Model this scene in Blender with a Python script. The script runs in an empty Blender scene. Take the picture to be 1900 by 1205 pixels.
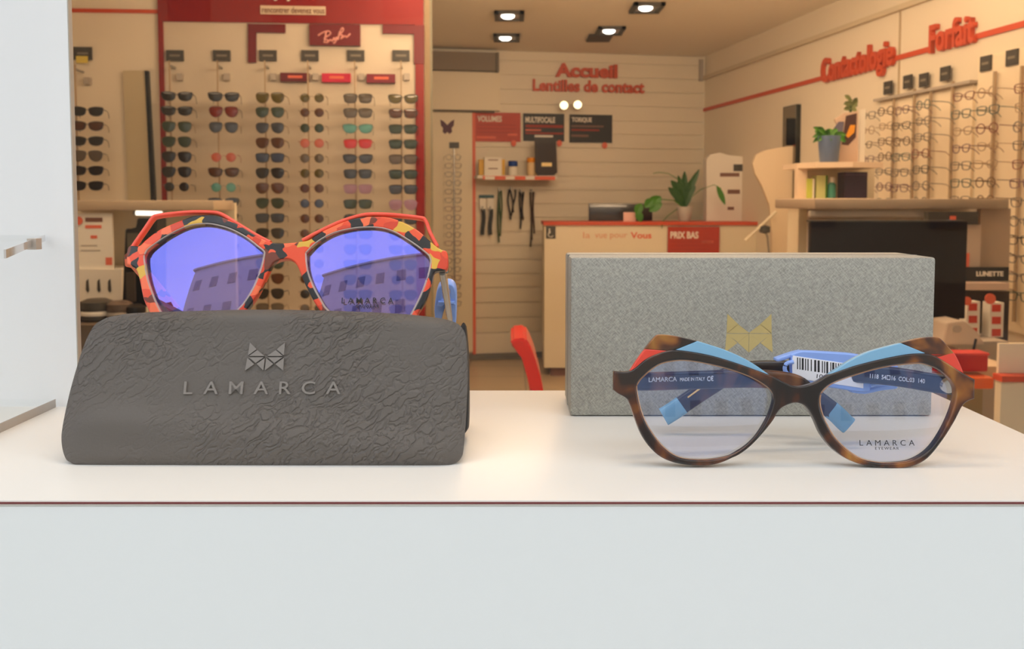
import bpy, bmesh, math, random
from mathutils import Vector, Matrix
random.seed(7)
S = bpy.context.scene
COL = S.collection
W, H, F = 1900.0, 1205.0, 1600.0
EYE = 1.35                                  # camera height above the shop floor
PITCH = math.radians(3.19)
PX0, PY0 = 950.0, 464.0                     # principal point of the cropped phone picture

# ---------------------------------------------------------------- camera, world, lights, exposure
cam_d = bpy.data.cameras.new('camera'); cam = bpy.data.objects.new('camera', cam_d); COL.objects.link(cam)
cam.location = (0, 0, EYE); cam.rotation_euler = (math.pi/2 - PITCH, 0, 0)
cam_d.sensor_width = 36; cam_d.lens = 36*F/W; cam_d.clip_start = .01; cam_d.clip_end = 200
cam_d.shift_y = -(H/2 - PY0)/W
cam_d.dof.use_dof = True; cam_d.dof.focus_distance = .352; cam_d.dof.aperture_fstop = 30
S.camera = cam
S.view_settings.view_transform = 'Standard'; S.view_settings.look = 'None'
S.view_settings.exposure = 0.0; S.view_settings.gamma = 1.0; S.view_settings.use_curve_mapping = False
cy = S.cycles
cy.max_bounces = 10; cy.diffuse_bounces = 4; cy.glossy_bounces = 4; cy.transmission_bounces = 8
cy.transparent_max_bounces = 24; cy.caustics_reflective = False; cy.caustics_refractive = False
cy.use_denoising = True; cy.sample_clamp_indirect = 4.0

SKY = 2.74
w = bpy.data.worlds.new('sky'); S.world = w; w.use_nodes = True
nt = w.node_tree; nt.nodes.clear()
wo = nt.nodes.new('ShaderNodeOutputWorld'); bg = nt.nodes.new('ShaderNodeBackground')
tc = nt.nodes.new('ShaderNodeTexCoord'); nz = nt.nodes.new('ShaderNodeTexNoise'); cr = nt.nodes.new('ShaderNodeValToRGB')
nz.inputs['Scale'].default_value = 1.6; nz.inputs['Detail'].default_value = 3
cr.color_ramp.elements[0].position = .38; cr.color_ramp.elements[0].color = (.74, .84, .96, 1)
cr.color_ramp.elements[1].position = .68; cr.color_ramp.elements[1].color = (.98, .97, .97, 1)
nt.links.new(tc.outputs['Generated'], nz.inputs['Vector']); nt.links.new(nz.outputs['Fac'], cr.inputs['Fac'])
nt.links.new(cr.outputs['Color'], bg.inputs['Color']); bg.inputs['Strength'].default_value = SKY
nt.links.new(bg.outputs[0], wo.inputs['Surface'])

def area(name, loc, sx, sy, power, color, rot=(0, 0, 0)):
    d = bpy.data.lights.new(name, 'AREA'); d.shape = 'RECTANGLE'; d.size = sx; d.size_y = sy
    d.energy = power; d.color = color
    o = bpy.data.objects.new(name, d); COL.objects.link(o); o.location = loc; o.rotation_euler = rot
    return o
WARM = (1.0, .71, .45)
# rows of shop ceiling lamps over the room, above the top of the picture
area('ceiling_lamp_row', (-1.6, 2.6, 2.58), 1.2, 1.0, 13.5, WARM)
area('ceiling_lamp_row', (.55, 2.6, 2.58), 1.2, 1.0, 17, WARM)
area('ceiling_lamp_row', (-.1, 4.6, 2.58), 1.2, .8, 12, WARM)
area('ceiling_lamp_row', (.9, 4.9, 2.58), .8, .8, 11.5, WARM)
# warm strip lamp over the window display
area('display_lamp', (-.1, .40, 2.2), .5, .15, 2.9, (1.0, .80, .58))
area('ceiling_fill', (.6, 3.1, 2.3), 2.2, .4, 84, WARM, (math.radians(152), 0, 0))  # unseen upward fill light, added to brighten the ceiling

# ---------------------------------------------------------------- helpers
def lin(c):
    return tuple(((v/255)/12.92 if v/255 <= .04045 else ((v/255+.055)/1.055)**2.4) for v in c)
def rgba(c): return (c[0], c[1], c[2], 1)
MATS = {}
def mat(name, col=(.8, .8, .8), rough=.5, metal=0, spec=.5, coat=0, emit=None, es=0, trans=0, alpha=1, bump=None, ior=1.45):
    if name in MATS: return MATS[name]
    m = bpy.data.materials.new(name); m.use_nodes = True
    b = m.node_tree.nodes['Principled BSDF']
    b.inputs['Base Color'].default_value = rgba(col); b.inputs['Roughness'].default_value = rough
    b.inputs['Metallic'].default_value = metal; b.inputs['Specular IOR Level'].default_value = spec
    b.inputs['Coat Weight'].default_value = coat; b.inputs['Coat Roughness'].default_value = .05
    b.inputs['Transmission Weight'].default_value = trans; b.inputs['Alpha'].default_value = alpha
    b.inputs['IOR'].default_value = ior
    if emit: b.inputs['Emission Color'].default_value = rgba(emit); b.inputs['Emission Strength'].default_value = es
    if bump:
        sc, st, dist = bump
        t = m.node_tree; n = t.nodes.new('ShaderNodeTexNoise'); n.inputs['Scale'].default_value = sc; n.inputs['Detail'].default_value = 4
        c = t.nodes.new('ShaderNodeTexCoord'); bp = t.nodes.new('ShaderNodeBump')
        bp.inputs['Strength'].default_value = st; bp.inputs['Distance'].default_value = dist
        t.links.new(c.outputs['Object'], n.inputs['Vector']); t.links.new(n.outputs['Fac'], bp.inputs['Height'])
        t.links.new(bp.outputs['Normal'], b.inputs['Normal'])
    MATS[name] = m; return m
def srgb(name, c, **k): return mat(name, lin(c), **k)

def tag(o, label=None, cat=None, group=None, kind=None):
    if label: o['label'] = label
    if cat: o['category'] = cat
    if group: o['group'] = group
    if kind: o['kind'] = kind
    return o
def thing(name, loc, label, cat, group=None):
    o = bpy.data.objects.new(name, None); COL.objects.link(o); o.location = loc; o.empty_display_size = .02
    return tag(o, label, cat, group)
def wloc(o):
    v = Vector((0, 0, 0))
    while o is not None:
        v = v + Vector(o.location); o = o.parent
    return v
def link_mesh(name, me, m, parent=None, smooth=False):
    """verts are in world space; the parent's location is taken off"""
    if m is not None and len(me.materials) == 0: me.materials.append(m)
    if smooth:
        for p in me.polygons: p.use_smooth = True
        me.set_sharp_from_angle(angle=math.radians(40))
    o = bpy.data.objects.new(name, me); COL.objects.link(o)
    if parent is not None:
        me.transform(Matrix.Translation(-wloc(parent))); o.parent = parent
    else:
        vs = [v.co for v in me.vertices]
        mn = Vector((min(v.x for v in vs), min(v.y for v in vs), min(v.z for v in vs)))
        mx = Vector((max(v.x for v in vs), max(v.y for v in vs), max(v.z for v in vs)))
        c = Vector(((mn.x+mx.x)/2, (mn.y+mx.y)/2, mn.z))
        me.transform(Matrix.Translation(-c)); o.location = c
    return o
def finish(name, bm, m, parent=None, smooth=False):
    bmesh.ops.recalc_face_normals(bm, faces=bm.faces)
    me = bpy.data.meshes.new(name); bm.to_mesh(me); bm.free()
    return link_mesh(name, me, m, parent, smooth)

def unproj(px, py):
    """direction of the picture ray through a pixel, forward component along world Y not normalised"""
    dx = (px - PX0)/F; dz = -(py - PY0)/F
    c, s = math.cos(PITCH), math.sin(PITCH)
    return Vector((dx, c + dz*s, -s + dz*c))
CAM = Vector((0, 0, EYE))
def P(px, py, y):
    d = unproj(px, py); return CAM + d*(y/d.y)
def onz(px, py, z):
    d = unproj(px, py); return CAM + d*((z - EYE)/d.z)

class Plane:
    """a flat frame in the room: origin, right, up and the normal that faces the viewer's side"""
    def __init__(s, o, u, v):
        s.o = Vector(o); s.u = Vector(u).normalized(); s.v = Vector(v).normalized(); s.n = s.u.cross(s.v)
    def uv(s, px, py, off=0):
        d = unproj(px, py); o = s.o + s.n*off
        t = (o - CAM).dot(s.n)/d.dot(s.n); p = CAM + d*t - s.o
        return p.dot(s.u), p.dot(s.v)
    def w(s, u, v, n=0): return s.o + s.u*u + s.v*v + s.n*n
    def mx(s, u=0, v=0, n=0):
        o = s.w(u, v, n)
        return Matrix(((s.u.x, s.v.x, s.n.x, o.x), (s.u.y, s.v.y, s.n.y, o.y), (s.u.z, s.v.z, s.n.z, o.z), (0, 0, 0, 1)))
    def off(s, n): return Plane(s.o + s.n*n, s.u, s.v)

def bm_box(bm, x0, y0, z0, x1, y1, z1, M=None, bev=0):
    vs = [bm.verts.new((x, y, z)) for x in (x0, x1) for y in (y0, y1) for z in (z0, z1)]
    f = [(0, 1, 3, 2), (4, 6, 7, 5), (0, 4, 5, 1), (2, 3, 7, 6), (0, 2, 6, 4), (1, 5, 7, 3)]
    fs = [bm.faces.new([vs[i] for i in q]) for q in f]
    if bev:
        es = list({e for q in fs for e in q.edges})
        r = bmesh.ops.bevel(bm, geom=es, offset=bev, segments=2, affect='EDGES', profile=.5)
        vs = list({v for q in r['faces'] for v in q.verts} | {v for v in vs if v.is_valid})
    if M is not None: bmesh.ops.transform(bm, matrix=M, verts=vs)
    return vs
def box(name, a, b, m, parent=None, bev=0, plane=None):
    """box between corners a and b, in world space or in a plane's (u, v, n)"""
    bm = bmesh.new()
    lo = [min(a[i], b[i]) for i in range(3)]; hi = [max(a[i], b[i]) for i in range(3)]
    bm_box(bm, *lo, *hi, bev=bev)
    if plane: bmesh.ops.transform(bm, matrix=plane.mx(), verts=bm.verts)
    return finish(name, bm, m, parent, smooth=bool(bev))
def pbox(name, pl, x0, y0, x1, y1, n0, n1, m, parent=None, bev=0):
    """box on a plane that covers the pixel rectangle, from n0 to n1 off the plane (n1 = its visible face)"""
    c = [pl.uv(x, y, n1) for x, y in ((x0, (y0+y1)/2), (x1, (y0+y1)/2), ((x0+x1)/2, y0), ((x0+x1)/2, y1))]
    return box(name, (c[0][0], c[3][1], n0), (c[1][0], c[2][1], n1), m, parent, bev, pl)
def poly(name, pl, pts, n0, n1, m, parent=None, bev=0, px=True):
    """a flat outline with real thickness"""
    q = [pl.uv(p[0], p[1], n1) if px else p for p in pts]
    bm = bmesh.new()
    a = [bm.verts.new((u, v, n0)) for u, v in q]; b = [bm.verts.new((u, v, n1)) for u, v in q]
    bm.faces.new(a[::-1]); bm.faces.new(b)
    for i in range(len(q)):
        j = (i+1) % len(q); bm.faces.new((a[i], a[j], b[j], b[i]))
    if bev: bmesh.ops.bevel(bm, geom=bm.edges[:], offset=bev, segments=2, affect='EDGES')
    bmesh.ops.transform(bm, matrix=pl.mx(), verts=bm.verts)
    return finish(name, bm, m, parent, smooth=bool(bev))

def smooth_loop(pts, n=6, closed=True):
    out = []; L = len(pts)
    rng = range(L) if closed else range(L-1)
    g = lambda i: Vector(pts[i % L][:2] if closed else pts[max(0, min(L-1, i))][:2])
    for i in rng:
        p0, p1, p2, p3 = g(i-1), g(i), g(i+1), g(i+2)
        s1 = len(pts[i % L]) > 2; s2 = len(pts[(i+1) % L]) > 2
        m1 = Vector((0, 0)) if s1 else (p2-p0)*.5
        m2 = Vector((0, 0)) if s2 else (p3-p1)*.5
        for k in range(n):
            t = k/n; t2, t3 = t*t, t*t*t
            out.append(p1*(2*t3-3*t2+1) + m1*(t3-2*t2+t) + p2*(-2*t3+3*t2) + m2*(t3-t2))
    if not closed: out.append(g(L-1))
    return out

def curve_mesh(name, loops, extrude, bevel, mx, res=2):
    cu = bpy.data.curves.new(name, 'CURVE'); cu.dimensions = '2D'; cu.fill_mode = 'BOTH'
    for lp in loops:
        sp = cu.splines.new('POLY'); sp.points.add(len(lp)-1); sp.use_cyclic_u = True
        for i, p in enumerate(lp): sp.points[i].co = (p[0], p[1], 0, 1)
    cu.extrude = extrude - bevel; cu.bevel_depth = bevel; cu.bevel_resolution = res; cu.offset = -bevel
    o = bpy.data.objects.new(name, cu); COL.objects.link(o)
    dg = bpy.context.evaluated_depsgraph_get(); me = bpy.data.meshes.new_from_object(o.evaluated_get(dg))
    bpy.data.objects.remove(o); bpy.data.curves.remove(cu)
    me.transform(mx); me.name = name; me.materials.clear()
    return me
def cut_plate(name, pl, loops_px, n0, n1, m, parent, bevel=.0005, res=2, sm=6):
    """rounded plate with holes; loops in pixels, n0..n1 off the plane"""
    lps = []
    for lp in loops_px:
        lps.append([pl.uv(p.x, p.y, n1) for p in smooth_loop(lp, sm)])
    me = curve_mesh(name, lps, abs(n1-n0)/2, bevel, pl.mx(0, 0, (n0+n1)/2), res)
    return link_mesh(name, me, m, parent, smooth=True)

_tx = {}
def text_mesh(s, offset=0, extrude=.0):
    k = (s, offset)
    cu = bpy.data.curves.new('text', 'FONT'); cu.body = s; cu.size = 1; cu.offset = offset; cu.extrude = .05; cu.resolution_u = 3
    o = bpy.data.objects.new('text', cu); COL.objects.link(o)
    dg = bpy.context.evaluated_depsgraph_get(); me = bpy.data.meshes.new_from_object(o.evaluated_get(dg))
    bpy.data.objects.remove(o); bpy.data.curves.remove(cu); me.materials.clear()
    return me
def text_on(name, pl, s, x0, y0, x1, y1, n0, n1, m, parent=None, offset=0, px=True, spacing=None):
    if spacing:                                          # letters laid out one by one with wide gaps
        parts = []; x = 0
        for ch in s:
            if ch == ' ': x += .35; continue
            me = text_mesh(ch, offset); xs = [v.co.x for v in me.vertices]
            me.transform(Matrix.Translation((x-min(xs), 0, 0))); x += max(xs)-min(xs)+spacing; parts.append(me)
        bm = bmesh.new()
        for q in parts: bm.from_mesh(q); bpy.data.meshes.remove(q)
        me = bpy.data.meshes.new(name); bm.to_mesh(me); bm.free()
    else: me = text_mesh(s, offset)
    xs = [v.co.x for v in me.vertices]; ys = [v.co.y for v in me.vertices]
    a, b, c, d = min(xs), max(xs), min(ys), max(ys)
    if px:
        q = [pl.uv(x, y, n1) for x, y in ((x0, (y0+y1)/2), (x1, (y0+y1)/2), ((x0+x1)/2, y0), ((x0+x1)/2, y1))]
        U0, U1, V1, V0 = q[0][0], q[1][0], q[2][1], q[3][1]
    else: U0, U1, V0, V1 = x0, x1, y0, y1
    for v in me.vertices:
        v.co = Vector((U0+(v.co.x-a)/(b-a)*(U1-U0), V0+(v.co.y-c)/(d-c)*(V1-V0), n1 if v.co.z > 0 else n0))
    me.transform(pl.mx())
    return link_mesh(name, me, m, parent)

def sweep(name, pts, hv, h, t, m, parent=None, seg=10, taper=None, power=4.0, tip=True):
    """bar with a rounded-rectangle section along 3D points; hv = direction of its height"""
    bm = bmesh.new(); rings = []; N = len(pts); pts = [Vector(p) for p in pts]; hv = Vector(hv)
    for i, p in enumerate(pts):
        T = (pts[min(i+1, N-1)]-pts[max(i-1, 0)]).normalized()
        side = T.cross(hv).normalized(); up = side.cross(T).normalized()
        k = taper(i/(N-1)) if taper else 1
        if isinstance(k, tuple): kh, kt = k
        else: kh = kt = k
        r = []
        for j in range(seg*2):
            a = 2*math.pi*(j+.5)/(seg*2); c, s_ = math.cos(a), math.sin(a)
            q = (abs(c)**power+abs(s_)**power)**(-1/power)
            r.append(bm.verts.new(p + side*(c*q*t/2*kt) + up*(s_*q*h/2*kh)))
        rings.append(r)
    for a, b in zip(rings, rings[1:]):
        for j in range(len(a)):
            k = (j+1) % len(a); bm.faces.new((a[j], a[k], b[k], b[j]))
    bm.faces.new(rings[0]); bm.faces.new(rings[-1][::-1])
    return finish(name, bm, m, parent, smooth=True)
def tube(name, pts, r, m, parent=None, seg=6, closed=False):
    bm = bmesh.new(); rings = []; N = len(pts); pts = [Vector(p) for p in pts]
    for i, p in enumerate(pts):
        a = pts[(i-1) % N] if closed else pts[max(i-1, 0)]; b = pts[(i+1) % N] if closed else pts[min(i+1, N-1)]
        T = (b-a).normalized(); ref = Vector((0, 0, 1)) if abs(T.z) < .9 else Vector((1, 0, 0))
        s1 = T.cross(ref).normalized(); s2 = T.cross(s1)
        if rings and True:
            pass
        rings.append([bm.verts.new(p + s1*(math.cos(2*math.pi*j/seg)*r) + s2*(math.sin(2*math.pi*j/seg)*r)) for j in range(seg)])
    pr = list(zip(rings, rings[1:] + rings[:1])) if closed else list(zip(rings, rings[1:]))
    for a, b in pr:
        for j in range(seg):
            k = (j+1) % seg; bm.faces.new((a[j], a[k], b[k], b[j]))
    if not closed: bm.faces.new(rings[0]); bm.faces.new(rings[-1][::-1])
    return finish(name, bm, m, parent, smooth=True)
def lathe(name, prof, loc, m, parent=None, seg=20):
    bm = bmesh.new(); rings = []
    for r, z in prof: rings.append([bm.verts.new((loc[0]+r*math.cos(2*math.pi*j/seg), loc[1]+r*math.sin(2*math.pi*j/seg), loc[2]+z)) for j in range(seg)])
    for a, b in zip(rings, rings[1:]):
        for j in range(seg):
            k = (j+1) % seg; bm.faces.new((a[j], a[k], b[k], b[j]))
    bm.faces.new(rings[0][::-1]); bm.faces.new(rings[-1])
    return finish(name, bm, m, parent, smooth=True)
def copy_tree(o, parent=None):
    c = o.copy(); COL.objects.link(c); c.parent = parent
    for ch in o.children: copy_tree(ch, c)
    return c
def nodes(m): return m.node_tree.nodes, m.node_tree.links
#@@MATERIALS
# ---------------------------------------------------------------- patterned materials
def rotscale(n, l, src, rot, sc):
    a = n.new('ShaderNodeMapping'); a.inputs['Rotation'].default_value = rot; b = n.new('ShaderNodeMapping'); b.inputs['Scale'].default_value = sc
    l.new(src, a.inputs['Vector']); l.new(a.outputs[0], b.inputs['Vector']); return b
def tortoise(name, scale, stretch, stops, coat=.35, rough=.28):
    m = mat(name, rough=rough, coat=coat, spec=.4); n, l = nodes(m); b = n['Principled BSDF']
    tc = n.new('ShaderNodeTexCoord'); mp = n.new('ShaderNodeMapping'); mp.inputs['Scale'].default_value = stretch
    nz = n.new('ShaderNodeTexNoise'); nz.inputs['Scale'].default_value = scale; nz.inputs['Detail'].default_value = 2.5; nz.inputs['Distortion'].default_value = .6
    cr = n.new('ShaderNodeValToRGB'); els = cr.color_ramp.elements
    while len(els) > 2: els.remove(els[-1])
    els[0].position, els[0].color = stops[0][0], rgba(lin(stops[0][1])); els[1].position, els[1].color = stops[-1][0], rgba(lin(stops[-1][1]))
    for p_, c_ in stops[1:-1]:
        e = els.new(p_); e.color = rgba(lin(c_))
    l.new(tc.outputs['Object'], mp.inputs['Vector']); l.new(mp.outputs[0], nz.inputs['Vector']); l.new(nz.outputs['Fac'], cr.inputs['Fac'])
    l.new(cr.outputs['Color'], b.inputs['Base Color']); return m
M_TORT = tortoise('tortoiseshell_acetate', 75, (1, 1, .7), [(.38, (14, 6, 5)), (.51, (32, 13, 8)), (.58, (76, 36, 14)), (.66, (130, 76, 24)), (.78, (166, 118, 48))])
M_TORT_TEMPLE = tortoise('tortoiseshell_temple', 60, (1, 1, .5), [(.38, (18, 9, 10)), (.54, (34, 17, 14)), (.63, (96, 56, 30)), (.78, (140, 92, 48))])

def flake_acetate():
    m = mat('coral_flake_acetate', rough=.3, coat=.25, spec=.35); n, l = nodes(m); b = n['Principled BSDF']
    tc = n.new('ShaderNodeTexCoord'); mp = rotscale(n, l, tc.outputs['Object'], (0, .5, 0), (1, .25, 1.3))
    vo = n.new('ShaderNodeTexVoronoi'); vo.inputs['Scale'].default_value = 175; vo.inputs['Randomness'].default_value = 1
    nz = n.new('ShaderNodeTexNoise'); nz.inputs['Scale'].default_value = 90
    ad = n.new('ShaderNodeMixRGB'); ad.blend_type = 'LINEAR_LIGHT'; ad.inputs[0].default_value = .004
    sp = n.new('ShaderNodeSeparateColor'); cr = n.new('ShaderNodeValToRGB'); cr.color_ramp.interpolation = 'CONSTANT'
    stops = [(0, (226, 74, 40)), (.28, (206, 62, 34)), (.40, (24, 24, 28)), (.58, (238, 108, 66)), (.68, (214, 168, 60)), (.75, (30, 28, 32)), (.86, (110, 46, 30)), (.92, (228, 84, 48))]
    els = cr.color_ramp.elements
    els[0].position, els[0].color = 0, rgba(lin(stops[0][1])); els[1].position, els[1].color = stops[1][0], rgba(lin(stops[1][1]))
    for p_, c_ in stops[2:]:
        e = els.new(p_); e.color = rgba(lin(c_))
    l.new(mp.outputs[0], ad.inputs[1]); l.new(nz.outputs['Color'], ad.inputs[2])
    l.new(tc.outputs['Object'], nz.inputs['Vector'])
    l.new(ad.outputs[0], vo.inputs['Vector']); l.new(vo.outputs['Color'], sp.inputs[0]); l.new(sp.outputs[0], cr.inputs['Fac'])
    l.new(cr.outputs['Color'], b.inputs['Base Color']); return m
M_FLAKE = flake_acetate()
M_CORAL = srgb('coral_acetate', (232, 74, 48), rough=.3, coat=.3)
M_RED_AC = srgb('red_acetate', (216, 60, 42), rough=.35, coat=.2)
M_BLUE_AC = srgb('light_blue_acetate', (120, 170, 204), rough=.35, coat=.2)
M_PERI = srgb('periwinkle_plastic', (140, 172, 240), rough=.4)
M_CLEARRIM = srgb('clear_lens_groove', (214, 196, 186), rough=.1, alpha=.55, coat=1)
M_GROOVE = srgb('amber_lens_groove', (200, 150, 110), rough=.1, alpha=.6, coat=1)
M_METAL = srgb('brushed_steel', (190, 188, 182), rough=.25, metal=1)
M_BLACKINK = srgb('black_print', (28, 28, 34), rough=.6)
M_WHITEINK = srgb('white_print', (235, 235, 240), rough=.6)
M_GOLD = srgb('gold_foil', (196, 176, 118), rough=.5, metal=.25)
M_LABEL = srgb('white_sticker', (242, 242, 250), rough=.5)

def coated(name, tint, fac, body=(1, 1, 1)):
    """clear lens with an anti-reflection coating: a tinted mirror share, the rest see-through"""
    m = bpy.data.materials.new(name); m.use_nodes = True; n, l = nodes(m); n.clear()
    o = n.new('ShaderNodeOutputMaterial'); mx = n.new('ShaderNodeMixShader'); tr = n.new('ShaderNodeBsdfTransparent'); gl = n.new('ShaderNodeBsdfGlossy')
    gl.inputs['Roughness'].default_value = 0.0; gl.inputs['Color'].default_value = rgba(tint); tr.inputs['Color'].default_value = rgba(body)
    mx.inputs[0].default_value = fac; l.new(tr.outputs[0], mx.inputs[1]); l.new(gl.outputs[0], mx.inputs[2]); l.new(mx.outputs[0], o.inputs['Surface'])
    return m
M_LENS_O = coated('violet_coated_lens', (.15, .16, .60), .62, (.80, .80, .92))
M_LENS_T = coated('blue_coated_lens', (.16, .32, .9), .19, (.97, .97, 1.0))
M_LENS_B = coated('lens_rear_surface', (.6, .7, 1.0), .02)
M_ACRYL = coated('clear_acrylic', (1, 1, 1), .05, (.985, .99, .99))

def leather():
    m = srgb('charcoal_crinkled_leather', (92, 86, 81), rough=.55, spec=.4); n, l = nodes(m); b = n['Principled BSDF']
    tc = n.new('ShaderNodeTexCoord'); mp = rotscale(n, l, tc.outputs['Object'], (0, math.radians(38), 0), (.20, 1, 1.15))
    nz0 = n.new('ShaderNodeTexNoise'); nz0.inputs['Scale'].default_value = 120; nz0.inputs['Detail'].default_value = 3
    ad = n.new('ShaderNodeMixRGB'); ad.blend_type = 'LINEAR_LIGHT'; ad.inputs[0].default_value = .0042
    nz = n.new('ShaderNodeTexVoronoi'); nz.feature = 'DISTANCE_TO_EDGE'; nz.inputs['Scale'].default_value = 310
    sm = n.new('ShaderNodeMapRange'); sm.interpolation_type = 'SMOOTHSTEP'; sm.inputs[1].default_value = 0; sm.inputs[2].default_value = .22; sm.inputs[3].default_value = 1; sm.inputs[4].default_value = 0
    fine = n.new('ShaderNodeTexNoise'); fine.inputs['Scale'].default_value = 900; fine.inputs['Detail'].default_value = 2
    patch = n.new('ShaderNodeTexNoise'); patch.inputs['Scale'].default_value = 22
    pr = n.new('ShaderNodeMapRange'); pr.inputs[1].default_value = .36; pr.inputs[2].default_value = .6
    mu = n.new('ShaderNodeMath'); mu.operation = 'MULTIPLY'
    ma = n.new('ShaderNodeMath'); ma.operation = 'MULTIPLY_ADD'; ma.inputs[1].default_value = .15
    bp = n.new('ShaderNodeBump'); bp.inputs['Strength'].default_value = .8; bp.inputs['Distance'].default_value = .0007; bp.invert = True
    l.new(tc.outputs['Object'], nz0.inputs['Vector']); l.new(tc.outputs['Object'], fine.inputs['Vector']); l.new(tc.outputs['Object'], patch.inputs['Vector'])
    l.new(mp.outputs[0], ad.inputs[1]); l.new(nz0.outputs['Color'], ad.inputs[2]); l.new(ad.outputs[0], nz.inputs['Vector'])
    l.new(patch.outputs['Fac'], pr.inputs[0]); l.new(nz.outputs['Distance'], sm.inputs[0]); l.new(sm.outputs[0], mu.inputs[0]); l.new(pr.outputs[0], mu.inputs[1])
    l.new(fine.outputs['Fac'], ma.inputs[0]); l.new(mu.outputs[0], ma.inputs[2]); l.new(ma.outputs[0], bp.inputs['Height']); l.new(bp.outputs[0], b.inputs['Normal'])
    return m
M_LEATHER = leather()
M_EMBOSS = srgb('charcoal_pressed_leather', (126, 120, 115), rough=.45, spec=.5)  # lighter than the flap: light on the pressed marks is painted in
M_CASEIN = srgb('black_case_lining', (28, 27, 28), rough=.6)

def weave():
    m = srgb('grey_textured_paper', (158, 160, 154), rough=.55); n, l = nodes(m); b = n['Principled BSDF']
    tc = n.new('ShaderNodeTexCoord'); mp = rotscale(n, l, tc.outputs['Object'], (0, math.radians(-48), 0), (.16, 1, 1))
    nz = n.new('ShaderNodeTexNoise'); nz.inputs['Scale'].default_value = 1700; nz.inputs['Detail'].default_value = 3
    mp2 = rotscale(n, l, tc.outputs['Object'], (0, math.radians(42), 0), (.3, 1, 1))
    nz2 = n.new('ShaderNodeTexNoise'); nz2.inputs['Scale'].default_value = 1900
    big = n.new('ShaderNodeTexNoise'); big.inputs['Scale'].default_value = 90
    ad = n.new('ShaderNodeMath'); ad.operation = 'ADD'; bp = n.new('ShaderNodeBump'); bp.inputs['Strength'].default_value = .5; bp.inputs['Distance'].default_value = .00035
    cr = n.new('ShaderNodeValToRGB'); cr.color_ramp.elements[0].position = .35; cr.color_ramp.elements[0].color = rgba(lin((132, 131, 124))); cr.color_ramp.elements[1].position = .65; cr.color_ramp.elements[1].color = rgba(lin((172, 170, 160)))
    l.new(mp.outputs[0], nz.inputs['Vector']); l.new(mp2.outputs[0], nz2.inputs['Vector']); l.new(nz.outputs['Fac'], ad.inputs[0]); l.new(nz2.outputs['Fac'], ad.inputs[1])
    l.new(ad.outputs[0], bp.inputs['Height']); l.new(bp.outputs[0], b.inputs['Normal']); hm = n.new('ShaderNodeMath'); hm.operation = 'MULTIPLY'; hm.inputs[1].default_value = .5; l.new(ad.outputs[0], hm.inputs[0]); l.new(hm.outputs[0], cr.inputs['Fac']); l.new(cr.outputs['Color'], b.inputs['Base Color'])
    return m
M_PAPER = weave()
M_WHITE = srgb('white_satin_laminate', (229, 226, 220), rough=.35, bump=(60, .05, .0003))
M_FASCIA = srgb('pale_painted_fascia', (236, 240, 240), rough=.45)
M_WHITEPANEL = srgb('white_board', (236, 238, 240), rough=.5)

# ---------------------------------------------------------------- the window display
TZ = EYE - .104                              # top of the display plinth
pl_ = thing('display_plinth', (0, .38, 0), 'large white display plinth behind the window with a pale front face', 'display stand')
box('top_board', (-.62, .2956, TZ-.0022), (.2297, .471, TZ), M_WHITE, pl_, bev=.0003)
box('front_panel', (-.62, .2958, .02), (.2292, .3045, TZ-.0023), M_FASCIA, pl_)
box('side_panel', (.2212, .3045, .02), (.2292, .4705, TZ-.0023), M_FASCIA, pl_)
box('edge_strip', (-.62, .2952, TZ-.0013), (.2297, .2956, TZ-.0006), srgb('dark_red_edging', (120, 60, 58), rough=.5), pl_)
# top board runs on past the right edge of the picture only at its front, as the photo shows

wp = thing('white_display_board', (-.42, .4335, TZ), 'tall white upright board standing on the plinth beside the charcoal case', 'board')
box('panel', (-.62, .4335, TZ), (-.2205, .4368, TZ+.36), M_WHITEPANEL, wp)
box('edge_band', (-.2205, .4334, TZ), (-.2199, .4369, TZ+.36), srgb('grey_edge_band', (176, 168, 156), rough=.5), wp)

ac = thing('acrylic_riser', (-.33, .36, TZ), 'clear acrylic riser with a slanted shelf in front of the white board', 'display stand')
bm = bmesh.new()
def prism(bm, q, z0, z1):
    a = [bm.verts.new((x, y, z0)) for x, y in q]; b = [bm.verts.new((x, y, z1)) for x, y in q]
    bm.faces.new(a[::-1]); bm.faces.new(b)
    for i in range(len(q)):
        j = (i+1) % len(q); bm.faces.new((a[i], a[j], b[j], b[i]))
prism(bm, [(-.2312, .432), (-.2302, .335), (-.50, .335), (-.50, .432)], TZ, TZ+.004)
finish('base_plate', bm, M_ACRYL, ac)
M_ACEDGE = srgb('frosted_acrylic_edge', (176, 168, 160), rough=.3, coat=.5)
bm = bmesh.new(); prism(bm, [(-.2312, .432), (-.2302, .335), (-.2306, .335), (-.2316, .432)], TZ, TZ+.0042); finish('plate_edge', bm, M_ACEDGE, ac)
sz = EYE - .0166
bm = bmesh.new(); prism(bm, [(-.234, .432), (-.176, .299), (-.42, .25), (-.50, .432)], sz-.003, sz); finish('shelf', bm, M_ACRYL, ac)
bm = bmesh.new(); prism(bm, [(-.2340, .432), (-.1756, .2988), (-.1762, .2984), (-.2350, .432)], sz-.003, sz+.0001); finish('shelf_edge', bm, srgb('bright_acrylic_edge', (205, 203, 200), rough=.2, coat=1), ac)
box('support', (-.50, .425, TZ+.004), (-.46, .432, sz-.003), M_ACRYL, ac)
box('joint_clip', (-.2112, .375, sz-.0042), (-.2072, .3795, sz+.0006), srgb('taupe_clip', (186, 176, 166), rough=.4), ac)

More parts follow.
